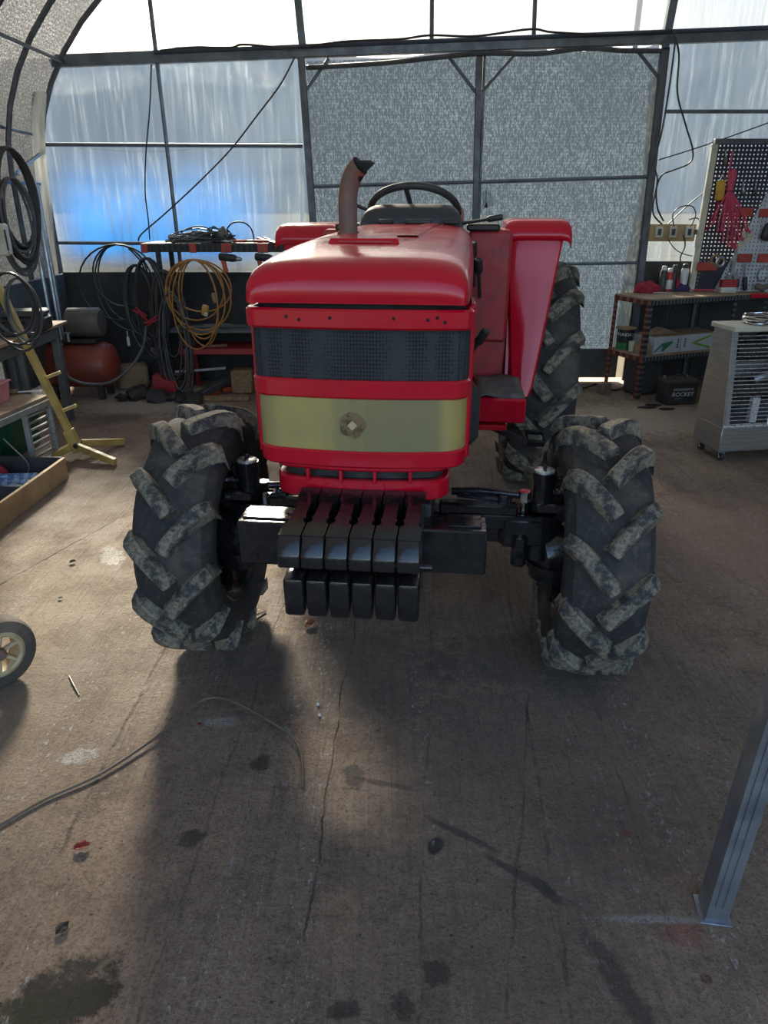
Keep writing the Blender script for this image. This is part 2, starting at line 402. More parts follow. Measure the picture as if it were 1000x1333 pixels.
def woven(name, dark, light, sx, sz, transp, axes=(1, 1, 1), thr=(.47, .60)):
    t = NT(name)
    a = t.noise(1, 3, .7, vec=t.map(scale=(sx, sx, sz)))
    b = t.noise(1.3, 3)
    k = t.ramp(a, *thr)
    lines = t.n('TexWave', {'Vector': t.obj, 'Scale': 14.0, 'Distortion': 1.0, 'Detail': 1.0}, bands_direction='Z').outputs['Fac']
    k = t.math('MULTIPLY', k, t.ramp(lines, 0, .7, .55, 1))
    k = t.math('MULTIPLY', k, t.ramp(b, .3, .7, .7, 1.15))
    tl = t.n('BsdfTranslucent', {'Color': t.mix(k, dark, light)}).outputs[0]
    tr = t.n('BsdfTransparent', {'Color': (.9, .96, 1)}).outputs[0]
    gl = t.n('BsdfPrincipled', {'Base Color': t.mix(k, (.16, .165, .17), (.5, .52, .54)), 'Roughness': .5, 'Metallic': .3, 'Normal': t.bump(a, .5, .01)}).outputs[0]
    m1 = t.n('MixShader', {0: t.math('MULTIPLY', k, transp), 1: tl, 2: tr}).outputs[0]
    return t.done(t.n('MixShader', {0: .22, 1: m1, 2: gl}).outputs[0])
M['curtain'] = woven('silver_woven_curtain', (0.013, 0.019, 0.026), (0.034, .047, .061), 120, 38, .05)
M['cover'] = woven('silver_tunnel_cover', (0.045, 0.048, 0.049), (0.11, .112, .112), 90, 60, .05)
# ================================================================== floor
t = NT('broomed_concrete')
ob = t.obj
warp = t.n('TexNoise', {'Vector': ob, 'Scale': 1.2, 'Detail': 3.0}).outputs['Color']
wv = t.n('VectorMath', {0: warp, 1: (.05, .0, 0)}, operation='MULTIPLY').outputs[0]
wob = t.n('VectorMath', {0: ob, 1: wv}, operation='ADD').outputs[0]
ang = .035
streak = t.noise(1, 5, .65, vec=t.map(scale=(26, .55, 1), rot=(0, 0, ang), vec=wob))
streak2 = t.noise(1, 4, .6, vec=t.map(scale=(75, 1.6, 1), rot=(0, 0, ang), vec=wob))
grain = t.noise(110, 5, .7); grit = t.noise(330, 3, .6); blotch = t.noise(1.6, 6, .62, dist=.5); blotch2 = t.noise(5.5, 6, .65); mid = t.noise(38, 6, .75)
c = t.mix(t.ramp(blotch, .34, .68), (0.44, 0.295, 0.20), (0.27, 0.185, 0.135))
c = t.mix(t.math('MULTIPLY', t.ramp(blotch2, .45, .7), .5), c, (0.13, 0.095, 0.07))
c = t.mix(t.math('MULTIPLY', t.ramp(streak, .45, .72), .42), c, (0.40, .30, .205))
c = t.mix(t.math('MULTIPLY', t.ramp(streak2, .48, .68), .30), c, (0.10, .075, .055))
c = t.mix(t.math('MULTIPLY', t.ramp(grain, .48, .62), .5), c, (0.075, .056, .042))
c = t.mix(t.math('MULTIPLY', t.ramp(mid, .50, .66), .45), c, (.085, .066, .052)); c = t.mix(t.math('MULTIPLY', t.ramp(mid, .36, .48, 1, 0), .30), c, (.50, .40, .30))
c = t.mix(t.math('MULTIPLY', t.ramp(grit, .56, .68), .5), c, (0.50, .41, .31))
dn = t.noise(16, 8, .78)
def blob(u, v, ru, rv, rot=0.0, k=1.1, soft=.45):
    p = G(u, v)
    m = t.n('Mapping', {'Vector': ob, 'Location': (p.x, p.y, 0), 'Rotation': (0, 0, rot), 'Scale': (ru, rv, 1)}, vector_type='TEXTURE').outputs[0]
    d = t.n('VectorMath', {0: m}, operation='LENGTH').outputs['Value']
    d = t.math('ADD', d, t.math('MULTIPLY', t.math('SUBTRACT', dn, .5), k*2))
    return t.ramp(d, 1-soft, 1.0+soft*.3, 1.0, 0.0)
# far-floor dust paled to stand in for light, broad lighter and darker blobs, chalky whites, oil, reddish paint haze, damp tracks
for (u, v, a, b, r, k, soft, col, s) in [
    (190, 520, .75, .55, 0, .8, .5, (.66, .60, .51), .85), (150, 650, .55, .55, 0, .9, .6, (.36, .29, .215), .45),  # far-left dust, its colour raised to make up for missing floor light
    (150, 545, .22, .16, .3, .8, .5, (.16, .115, .075), .85), (60, 850, .5, 1.0, .2, .9, .6, (.34, .265, .185), .45), 
    (145, 725, .05, .13, .5, 1.2, .4, (.72, .69, .64), .85), (100, 985, .05, .035, .4, 1.3, .4, (.62, .6, .57), .8),
    (285, 940, .055, .03, 0, 1.5, .4, (.6, .58, .55), .55), (85, 1300, .13, .085, .2, 1.1, .4, (.022, .02, .012), .92), (30, 1325, .1, .05, 0, 1.2, .4, (.05, .045, .018), .85),
    (567, 1101, .021, .034, -.45, .3, .3, (.012, .012, .014), .95), (460, 1012, .035, .06, .1, 1.2, .4, (.03, .027, .024), .75),
    (340, 993, .03, .035, 0, 1.3, .4, (.028, .024, .02), .7), (250, 1092, .045, .028, .4, 1.3, .4, (.035, .03, .026), .7),
    (600, 1085, .11, .012, -.55, .7, .4, (.045, .032, .025), .75), (500, 1020, .1, .012, -.25, .8, .4, (.045, .035, .028), .65),
    (680, 1140, .12, .014, -.62, .8, .4, (.04, .03, .024), .8), (712, 1160, .055, .018, -1.0, .7, .4, (.025, .02, .017), .85),
    (800, 1270, .032, .14, .35, .8, .4, (.05, .042, .032), .75), (570, 1265, .035, .03, 0, 1.2, .4, (.04, .033, .025), .8), (450, 1315, .03, .025, 0, 1.2, .4, (.035, .03, .024), .7), (525, 1310, .025, .04, .3, 1.2, .4, (.04, .03, .025), .7), (700, 860, .5, .2, 0, 1, .5, (.07, .06, .052), .4), (440, 870, .5, .35, 0, 1.1, .5, (.085, .073, .062), .45),  # ends with broad darker blobs before the tyres
    (780, 1080, .16, .2, 0, 1, .5, (.24, .10, .085), .28), (890, 1215, .06, .04, 0, 1, .5, (.36, .06, .05), .45), (815, 1085, .02, .012, 0, .8, .4, (.4, .04, .04), .5),
    (920, 1275, .015, .012, 0, .5, .4, (.12, .02, .018), .8), (700, 1265, .3, .35, 0, 1, .6, (.15, .10, .08), .3), (930, 700, .6, .6, 0, .9, .6, (.46, .30, .23), .55), (850, 1197, .15, .012, -.03, 1.2, .5, (.6, .57, .53), .6),
    (860, 545, 1.1, .5, 0, .9, .6, (.60, .48, .37), .75), (700, 1010, .5, .6, 0, .9, .6, (.13, .12, .11), .35)]:  # far-right dust brightened in colour in place of floor light
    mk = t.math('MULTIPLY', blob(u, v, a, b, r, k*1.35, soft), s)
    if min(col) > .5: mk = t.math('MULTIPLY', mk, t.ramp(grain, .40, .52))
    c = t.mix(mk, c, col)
# scattered chalk flecks in bands along the broom direction
fleck = t.ramp(t.noise(70, 5, .78, vec=t.map(scale=(1, .5, 1))), .56, .64)
band = t.ramp(t.noise(1, 3, .6, vec=t.map(scale=(6.5, .30, 1), rot=(0, 0, ang), loc=(.35, .2, 0))), .50, .64)
c = t.mix(t.math('MULTIPLY', t.math('MULTIPLY', fleck, band), .75), c, (0.62, .60, .57))
dots = t.ramp(t.n('TexVoronoi', {'Vector': ob, 'Scale': 22.0, 'Randomness': 1.0}).outputs['Distance'], .045, .10, 1, 0)
c = t.mix(t.math('MULTIPLY', dots, .75), c, (0.028, .024, .022))
# grooves and cracks running away from the camera
sx = t.n('SeparateXYZ', {'Vector': wob}); groove_h = None; cn2 = t.noise(7, 4, .6); cn = t.noise(3, 6, .7)
for (u0, v0, u1, v1, wd, s) in [(215, 848, 3, 1248, .010, .55), (450, 880, 383, 1320, .004, .75), (676, 860, 745, 1325, .007, .4), (775, 920, 905, 1325, .005, .35), (700, 700, 690, 860, .006, .5), (40, 740, 130, 690, .007, .6), (330, 900, 180, 1320, .005, .35), (560, 880, 545, 1330, .005, .35)]:
    p = G(u0, v0); q = G(u1, v1)
    k = (q.x-p.x)/(q.y-p.y)
    xx = t.math('ADD', t.math('MULTIPLY', t.math('SUBTRACT', sx.outputs[1], p.y), k), p.x)
    dx = t.math('ABSOLUTE', t.math('SUBTRACT', t.math('SUBTRACT', sx.outputs[0], .025), t.math('ADD', xx, t.math('MULTIPLY', t.math('SUBTRACT', cn, .5), .06))))
    g = t.ramp(dx, 0, wd, 1, 0); g = t.math('MULTIPLY', g, t.math('MULTIPLY', t.ramp(cn2, .36, .6), s))
    c = t.mix(g, c, (0.035, .028, .024))
    groove_h = g if groove_h is None else t.math('ADD', groove_h, g)
h = t.math('ADD', t.math('MULTIPLY', streak2, .55), t.math('MULTIPLY', grain, .5)); h = t.math('ADD', h, t.math('MULTIPLY', streak, .9)); h = t.math('ADD', h, t.math('MULTIPLY', mid, .6)); h = t.math('SUBTRACT', h, t.math('MULTIPLY', groove_h, .8))
M['floor'] = t.done(t.pbr(c, t.ramp(blotch2, .3, .7, .62, .88), 0, t.bump(h, 1.0, .032)))
mb = MB(); mb.add([(-2.95, -3.0, 0), (4.65, -3.0, 0), (4.65, 6.62, 0), (-2.95, 6.62, 0)], [(0, 1, 2, 3)])
struct('floor', mb, M['floor'])
mb = MB(); mb.add([(-300, -200, -.03), (300, -200, -.03), (300, 400, -.03), (-300, 400, -.03)], [(0, 1, 2, 3)])
struct('ground', mb, M['yard'])

# ================================================================== tunnel shell
XC, HS, SPR, RISE, YB, YF = 0.85, 3.70, 1.70, 2.20, 6.55, -.9
def arch(y, off=0.0, n=28, z0=None):
    pts = []
    for k in range(n+1):
        a = PI - PI*k/n
        pts.append(Vector((XC+(HS-off)*math.cos(a), y, SPR+(RISE-off)*math.sin(a))))
    return pts
ysec = [YF + (YB-YF)*k/16 for k in range(17)]
ceiling = struct('ceiling', MB().loft([arch(y) for y in ysec]), M['cover'])
XL, XR = XC-HS, XC+HS
wl_ = struct('wall_left', MB().loft([[Vector((XL, y, 0)), Vector((XL, y, SPR/2)), Vector((XL, y, SPR))] for y in ysec]), M['cover'])
wr_ = struct('wall_right', MB().loft([[Vector((XR, y, 0)), Vector((XR, y, SPR/2)), Vector((XR, y, SPR))] for y in ysec]), M['cover'])
ya = 6.5
for k in range(14):
    y = 6.48-.56*k
    part(ceiling, 'arch_tube', MB().tube(arch(y, .045, 30), .021, 8), M['bar'])
    part(wl_, 'wall_tube', MB().cyl((XL+.045, y, 0), (XL+.045, y, SPR), .021, 8), M['bar'])
    if k % 2 == 0: part(wr_, 'wall_tube', MB().cyl((XR-.045, y, 0), (XR-.045, y, SPR), .021, 8), M['bar'])
part(ceiling, 'purlin', MB().cyl((XC+(HS-.07)*math.cos(2.75), YF, SPR+(RISE-.07)*math.sin(2.75)), (XC+(HS-.07)*math.cos(2.75), 6.5, SPR+(RISE-.07)*math.sin(2.75)), .014, 8), M['bar'])
# side rails and knee brace by the left arch
part(wl_, 'wall_rail', MB().cyl(XP(-60, 150, XL+.05), XP(55, 178, XL+.05), .013, 8), M['rail'])
part(wl_, 'wall_brace', MB().cyl(W(57, 197, 6.42), W(20, 225, 6.1), .015, 8), M['galv'])
mb = MB(); pa = W(56, 240, 6.44); mb.bar(pa, (pa.x-.02, 5.4, pa.z), .03, .02)
part(wl_, 'blue_strap', mb, simple('blue_strap', (.05, .16, .42), .6), 'blue strap along the side wall')
# bright tube standing in for light through the corner gap, and three loose tubes
mb = MB(); mb.tube(smoothpath([W(52, 120, 6.4), W(50, 180, 6.4), W(58, 260, 6.42), W(68, 350, 6.44), W(82, 420, 6.46)], 5), [.05]*16+[.045]*5, 10)
part(wl_, 'gap_light_tube', mb, film('gap_light_film', (.9, .9, .9), .1, .2, (.85, .84, .78)))
for (u, v, y) in [(43, 232, 5.95), (48, 240, 6.1), (36, 250, 5.8)]:
    a = W(u, v, y)
    part(wl_, 'loose_tube', MB().cyl(a, (a.x+.04, a.y-.1, .25), .018, 8), M['galv'])
# left grey board fixed along the side wall
mb = MB(); a = .02
mb.box((XL+.10, 5.75, .56), (.02, 1.25, .78), None, .004)
part(wl_, 'grey_board', mb, M['boardgrey'], 'smooth grey sheet along the side wall')

# ---- back wall: films, boards, rails and posts
YW = 6.5
beamL = W(-10, 83, YW); beamR = W(1320, 32, YW)
def zbeam(x): return beamL.z + (beamR.z-beamL.z)*(x-beamL.x)/(beamR.x-beamL.x)
gl, gr = W(398, 90, YW).x, W(863, 80, YW).x
def filmgrid(x0, x1, zlo, zhi, n=14, m=8, y=YB, seed=1):
    rnd = random.Random(seed); secs = []
    for i in range(n+1):
        x = x0+(x1-x0)*i/n; lo, hi = zlo(x), zhi(x)
        secs.append([Vector((x, y+rnd.uniform(-.006, .006), lo+(hi-lo)*j/m)) for j in range(m+1)])
    return MB().loft(secs)
def zarch(x):
    q = 1-((x-XC)/HS)**2
    return SPR+RISE*math.sqrt(max(q, 0))
wall = struct('wall_back', filmgrid(XL, gl, lambda x: .92, lambda x: min(zarch(x), zbeam(x))), M['film'])
part(wall, 'film_panel', filmgrid(gr, XR, lambda x: .98, lambda x: min(zarch(x), zbeam(x)), seed=2), M['film'], 'frosted film right of the gate')
xs0 = XL+.30
part(wall, 'film_panel', filmgrid(-2.62, 4.3, lambda x: min(zbeam(x), zarch(x)), zarch, n=24, seed=3), M['filmclear'], 'clear film above the beam')
mb = MB(); a, b = XL+.03, gl
mb.box(((a+b)/2, 6.52, .475), (b-a, .03, .95), None, .004)
part(wall, 'board', mb, M['boardblack'], 'black sheet along the foot of the wall')
mb = MB(); a, b = gr+.02, XR
mb.box(((a+b)/2, 6.52, .52), (b-a, .03, 1.04), None, .004)
part(wall, 'board', mb, M['boardblack'], 'black sheet along the foot of the wall')
def rail(nm, u0, v0, u1, v1, wd, y=YW, sq=False, mat='rail', root=None):
    p, q = W(u0, v0, y), W(u1, v1, y); mb = MB()
    if sq: mb.bar(p, q, wd, wd, .004)
    else: mb.cyl(p, q, wd/2, 8)
    return part(root or wall, nm, mb, M[mat])
mb = MB(); mb.bar(Vector((-2.60, YW, zbeam(-2.6))), Vector((4.25, YW, zbeam(4.25))), .06, .085, .006); part(wall, 'beam', mb, M['rail'])
mb = MB(); p0, p1 = W(200, 68, YW-.03), W(1000, 36, YW-.03); d = (p1-p0)*.25; mb.cyl(p0, p1+d, .016, 8); part(wall, 'conduit', mb, simple('blue_grey_pipe', (.06, .09, .14), .5))
rail('post', 188, -60, 236, 352, .034); rail('rail', 56, 188, 394, 190, .032); rail('rail', 72, 316, 400, 318, .030)
rail('post', 384, -40, 395, 72, .055, sq=True)
rail('post', 888, -60, 864, 66, .06, sq=True); rail('rail', 866, 145, 1300, 145, .032)
rail('post', 563, -60, 562, 52, .034); rail('post', 699, -60, 695, 46, .034)
# ---- gate
gate = struct('door_1', MB().add([W(400, 80, 6.53), W(619, 72, 6.53), W(621, 452, 6.53), W(409, 452, 6.53)], [(0, 1, 2, 3)]), M['curtain'])
part(gate, 'woven_curtain', MB().add([W(628, 70, 6.53), W(866, 64, 6.53), W(826, 456, 6.53), W(625, 456, 6.53)], [(0, 1, 2, 3)]), M['curtain'])
mb = MB().add([W(846, 100, 6.51), W(860, 100, 6.51), W(833, 340, 6.51), W(829, 455, 6.51), W(798, 455, 6.51), W(815, 340, 6.51), W(836, 240, 6.51)], [(0, 1, 2, 3, 4, 5, 6)])
part(gate, 'curtain_edge', mb, film('pale_curtain_edge', (.8, .8, .8), .08, .3, (.42, .43, .42)))
for (u, v, ru, rv) in [(632, 252, 10, 14)]:
    mb = MB().add([W(628, 247, 6.515), W(640, 252, 6.515), W(643, 268, 6.515), W(628, 272, 6.515)], [(0, 1, 2, 3)])
    part(gate, 'bare_patch', mb, M['film'], 'worn pale patch in the curtain')
def g(nm, *a, **k): return rail(nm, *a, root=gate, **k)
def toground(u0, v0, u1, v1, y=YW):
    p, q = W(u0, v0, y), W(u1, v1, y); d = q-p; e = p + d*((.02-p.z)/d.z); return p, e
for nm, a, wd in [('gate_post', (392, 72, 408, 295), .055), ('gate_stile', (624, 70, 619, 280), .050), ('gate_stile', (631, 70, 624, 280), .020), ('gate_post', (866, 62, 836, 335), .060)]:
    p, e = toground(*a); mb = MB(); mb.bar(p, e, wd, wd, .004); part(gate, nm, mb, M['bar'])
g('gate_rail', 400, 243, 618, 237, .030); g('gate_rail', 624, 237, 848, 230, .030); g('gate_rail', 620, 346, 834, 342, .026); g('gate_rail', 408, 352, 618, 347, .026)
for a in [(583, 72, 620, 121), (669, 72, 628, 119), (830, 66, 863, 108), (428, 76, 396, 121)]: g('brace', *a, .026)
mb = MB(); p = W(398, 88, 6.49); q = W(866, 66, 6.49); mb.tube(smoothpath([p, W(500, 82, 6.47), W(620, 70, 6.47), W(700, 70, 6.47), W(760, 63, 6.47), W(815, 66, 6.47), q], 5), [.018]*30+[.022], 8); part(gate, 'rolled_curtain_top', mb, M['bar'])
for (x0, x1) in [(gl+.03, .93), (.97, gr-.05)]:
    mb = MB(); mb.box(((x0+x1)/2, 6.5, .16), (x1-x0, .03, .26), None, .004); part(gate, 'kick_board', mb, simple('kick_board', (.06, .07, .075), .6))
mb = MB(); p = W(633, 246, 6.44); q = W(633, 268, 6.44); mb.tube([p, q], .003, 6); mb.lathe([(0, .03), (.008, .02), (.014, -.008), (.012, -.014), (0, -.014)], 10, Matrix.Translation(q)); part(gate, 'hanging_latch', mb, M['blackp'])
# ---- beyond the wall
mb = MB(); rnd = random.Random(4); secs = []
for k in range(81):
    x = -230+460*k/80; hgt = 26 + 1.2*math.sin(k*.23+1) + .8*math.sin(k*.61) + rnd.uniform(-.6, .6) + 13*(k/80)
    secs.append([Vector((x, 150, -.1)), Vector((x, 165, hgt*.7)), Vector((x, 185, hgt)), Vector((x, 230, hgt*.6))])
mb.loft(secs); single('hill_ridge', mb, M['hill'], 'hazy wooded hill ridge far beyond the clear film', 'hill')
tt_ = NT('blue_tarp_sheet'); tn_ = tt_.noise(3, 4)
sp_ = tt_.n('SeparateXYZ', {'Vector': tt_.gen}); ed_ = tt_.noise(2.5, 3)
fx_ = tt_.math('MULTIPLY', tt_.ramp(sp_.outputs[0], 0, .22), tt_.ramp(sp_.outputs[0], .70, 1.0, 1, 0))
fz_ = tt_.math('MULTIPLY', tt_.ramp(sp_.outputs[2], .0, .22), tt_.ramp(sp_.outputs[2], .35, 1.0, 1, 0))
cov = tt_.math('MULTIPLY', tt_.math('MULTIPLY', fx_, fz_), tt_.ramp(ed_, .25, .55, .75, 1.0))
sh_ = tt_.n('MixShader', {0: .12, 1: tt_.n('BsdfTranslucent', {'Color': tt_.mix(tt_.ramp(tn_, .3, .7), (.010, .095, .30), (.018, .13, .36)), 'Normal': tt_.bump(tn_, .4, .05)}).outputs[0], 2: tt_.n('BsdfDiffuse', {'Color': (.03, .2, .7)}).outputs[0]}).outputs[0]
M['tarpsheet'] = tt_.done(tt_.n('MixShader', {0: cov, 1: tt_.n('BsdfTransparent', {'Color': (1, 1, 1)}).outputs[0], 2: sh_}).outputs[0])   # added net, cover fades at its edges to soften the blue glow
tl_ = thing('glow_netting', 'blue netting added outside to give the frosted film its blue glow', 'netting', (-2.2, 7.05, -.03))
secs = []
for i in range(17):
    x = -3.2+2.35*i/16; top = 2.0-.08*math.sin(PI*i/16); bot = .92
    secs.append([Vector((x, 7.05+.05*math.sin(i*.9+j*.3), bot+(top-bot)*j/6)) for j in range(7)])
part(tl_, 'net_sheet', MB().loft(secs), M['tarpsheet'], world=True)
for x in (-3.3, -.75): part(tl_, 'line_post', MB().cyl((x, 7.05, -.03), (x, 7.05, 2.04), .02, 8), M['bar'], world=True)
part(tl_, 'hanging_line', MB().tube(smoothpath([(-3.3, 7.05, 2.02), (-2.1, 7.05, 1.92), (-.75, 7.05, 2.02)], 6), .005, 6), M['bar'], world=True)
mb = MB(); p = W(829, 60, 60); mb.tube([(p.x, 60, 0), (p.x-.2, 60, p.z+9)], [.24, .18], 8); mb.bar((p.x-1.2, 60, p.z+3.2), (p.x+1.2, 60, p.z+3.2), .15); single('utility_pole', mb, M['bar'], 'utility pole far beyond the clear film above the gate', 'pole')

# ================================================================== near post at the right
pb = G(927, 1186)
post = thing('steel_post', 'bare galvanised steel channel post standing on the bare concrete', 'post', pb)
mb = MB(); lean = Vector((.035, .0, 1)).normalized(); ht = 1.9
yaw = Matrix.Rotation(-.15, 4, 'Z')
prof = [(-.024, -.03), (.024, -.03), (.024, .03), (.010, .03), (.010, .022), (.018, .022), (.018, -.022), (-.018, -.022), (-.018, .022), (-.010, .022), (-.010, .03), (-.024, .03)]
mb.loft([[yaw @ Vector((x, y, 0)) + lean*h_ for (x, y) in prof] for h_ in (0, ht)], ring=True, caps=True)
part(post, 'channel', mb, M['galv'])
mb = MB(); mb.box((0, 0, .002), (.07, .075, .004), yaw, .001); part(post, 'foot_plate', mb, M['galv'])
mb = MB()
for s in (-.008, .008): mb.bar(yaw @ Vector((s, -.031, .05)), yaw @ Vector((s, -.031, .05)) + lean*1.7, .004, .004)
part(post, 'rolled_rib', mb, M['galv'])
# ================================================================== tractor
TH = math.radians(-6.0)
T = thing('tractor', 'red compact tractor with black front weights and muddy lugged tyres', 'tractor', (0.01, 2.15, 0), TH)
def bx(y): return -.065 + .045*(y+.2)

def make_tyre(R, Wd, rim, lugh, N, lw, dphi, side_w):
    Rc = R-lugh
    half = [(Wd*.36, rim-.012), (Wd*.42, rim+.004), (Wd*.455, rim+.03), (Wd*.49, rim+.45*(Rc-rim)), (Wd*.485, rim+.72*(Rc-rim)), (Wd*.455, Rc-.030), (Wd*.40, Rc-.010), (Wd*.22, Rc), (0, Rc+.003)]
    prof = [(r, x) for x, r in half] + [(r, -x) for x, r in half[::-1][1:]]
    inner = [(rim-.03, -Wd*.30), (rim-.03, Wd*.30)]
    MX = Matrix.Rotation(PI/2, 4, 'Y')
    mb = MB(); mb.lathe(prof+inner, 56, MX, closed=True)
    me = mb.mesh('tyre', M['tyre'])
    hs = sorted([(x, r) for x, r in half])
    def crad(x):
        x = abs(x)
        for (x0, r0), (x1, r1) in zip([(h[0], h[1]) for h in half[::-1]], [(h[0], h[1]) for h in half[::-1]][1:]):
            if x0 <= x <= x1 and x1 > x0: return r0+(r1-r0)*(x-x0)/(x1-x0)
        return Rc-.03
    lugs = []
    for s in (-1, 1):
        mb = MB(); secs = []; n = 9
        for i in range(n):
            tt = i/(n-1)
            x = Wd*(.50-.53*tt**1.0)
            ph = dphi*(tt**1.15)
            e = .002; x2 = Wd*(.50-.53*(tt+e)); p2 = dphi*((tt+e)**1.15)
            tx, ts = x2-x, (p2-ph)*R; L = math.hypot(tx, ts); tx, ts = tx/L, ts/L
            px, ps = -ts, tx
            q = max(0, (abs(x)/(Wd*.5)-.55)/.45)
            rt = R-.004-(.030*q*q)*Wd/.27
            rb = crad(min(abs(x), Wd*.45))-.012
            if i == 0: rb -= .035; rt -= .012
            wb = lw*(1.35 if i > 0 else 1.5); wt = lw*(.92 if i < n-1 else .75)
            row = []
            for (wd_, r) in ((-wb/2, rb), (-wt/2, rt-.004), (-wt/2*.8, rt), (wt/2*.8, rt), (wt/2, rt-.004), (wb/2, rb)):
                xx = (x+px*wd_)*s; pp = ph+ps*wd_/R
                row.append(Vector((xx, -r*math.cos(pp), -r*math.sin(pp))))
            secs.append(row)
        mb.loft(secs, ring=True, caps=True)
        lugs.append(mb.mesh('tread_lug', M['lug'], True, 30))
    return me, lugs
def make_rim(rim, Wd, dish):
    MX = Matrix.Rotation(PI/2, 4, 'Y'); mb = MB()
    mb.lathe([(rim-.015, -Wd*.40), (rim+.008, -Wd*.42), (rim+.008, -Wd*.39), (rim-.03, -Wd*.30), (rim-.045, 0), (rim-.03, Wd*.30), (rim+.008, Wd*.39), (rim+.008, Wd*.42), (rim-.015, Wd*.40), (rim-.045, Wd*.28), (rim-.06, 0), (rim-.045, -Wd*.28)], 40, MX, closed=True)
    mb.lathe([(rim-.05, dish), (rim*.6, dish+.03), (rim*.5, dish+.05), (0, dish+.05), (0, dish+.035), (rim*.5, dish+.035), (rim*.6, dish+.015), (rim-.05, dish-.015)], 32, MX)
    for k in range(6):
        a = 2*PI*k/6; mb.cyl((dish+.03, .33*rim*math.cos(a), .33*rim*math.sin(a)), (dish+.075, .33*rim*math.cos(a), .33*rim*math.sin(a)), .011, 6)
    return mb.mesh('rim', M['black'])
RF, WF, RR, WR, AY = .438, .26, .612, .34, .09
ft, fl = make_tyre(RF, WF, .255, .040, 12, .050, .36, None)
rt_, rl = make_tyre(RR, WR, .365, .046, 14, .058, .34, None)
frim, rrim = make_rim(.255, WF, .0), make_rim(.365, WR, .0)
rnd = random.Random(7)
def wheel(nm, me, lugs, rim, x, y, R, N, ph0, fx):
    w_ = link(nm, me, T, (x, y, R))
    for s in (0, 1):
        for k in range(N):
            o = link('tread_lug', lugs[s], w_); o.rotation_euler.x = ph0 + 2*PI*(k+.5*s)/N
    r = link('rim', rim, w_); r.rotation_euler.z = 0 if fx > 0 else PI
    return w_
wheel('front_tyre', ft, fl, frim, -.642, AY, RF, 12, .18, -1)
wheel('front_tyre', ft, fl, frim, .676, AY, RF, 12, .05, 1)
wheel('rear_tyre', rt_, rl, rrim, .645, 1.93, RR, 14, .1, 1)
wheel('rear_tyre', rt_, rl, rrim, -.63, 1.93, RR, 14, .2, -1)

# ---- hood
def hoodsec(y, hw, zt, zb, n=5.0, m=36):
    out = []
    for k in range(m+1):
        a = PI-PI*k/m; ca, sa = math.cos(a), math.sin(a)
        out.append(Vector((bx(y)+hw*math.copysign(abs(ca)**(2/n), ca), y, zb+(zt-zb)*abs(sa)**(2/n))))
    return out
HP = [(-.218, .268, 1.262, 1.256), (-.222, .282, 1.276, 1.256), (-.218, .292, 1.308, 1.256), (-.203, .297, 1.338, 1.257), (-.170, .299, 1.358, 1.258), (-.115, .300, 1.370, 1.258), (-.03, .300, 1.381, 1.258), (.15, .297, 1.394, 1.26), (.45, .288, 1.408, 1.262), (.75, .276, 1.418, 1.262), (1.0, .262, 1.424, 1.264)]
hood = part(T, 'hood', MB().loft([hoodsec(*h) for h in HP], caps=True), M['red'], angle=50)
def ztop(y):
    for a, b in zip(HP, HP[1:]):
        if a[0] <= y <= b[0] and b[0] > a[0]: return a[2]+(b[2]-a[2])*(y-a[0])/(b[0]-a[0])
    return HP[-1][2]
# low scoop in front of the exhaust, centre crease, rear catches
mb = MB(); zz = ztop(.2); cx_ = bx(.2)-.03
lo = [(-.115, .10), (.105, .10), (.085, .26), (-.085, .26)]
mb.loft([[Vector((cx_+x, y, ztop(y)-.006)) for x, y in lo], [Vector((cx_+x*.92, .10+(y-.10)*.9+.012, ztop(y)+.014)) for x, y in lo]], ring=True, caps=True)
o = part(hood, 'hood_scoop', mb, M['red'])
mb = MB(); mb.box((cx_, .104, zz-.001), (.16, .004, .005)); part(hood, 'scoop_slot', mb, M['red_dull'])
for x, w2, mt in [(-.135, .065, 'engine'), (.0, .11, 'blackp'), (.135, .065, 'engine')]:
    mb = MB(); y = .98; mb.box((bx(y)+x+.04, y, ztop(y)+.008), (w2, .035, .018), None, .005); part(hood, 'hood_catch', mb, M[mt])
mb = MB(); mb.loft([[Vector((bx(y)+.02+.05*y, y, ztop(y)-.003)), Vector((bx(y)+.027+.05*y, y, ztop(y)+.005)), Vector((bx(y)+.10+.03*y, y, ztop(y)+.005)), Vector((bx(y)+.107+.03*y, y, ztop(y)-.004))] for y in (.3, .45, .6, .8, .93)]); part(hood, 'hood_crease', mb, M['red'])

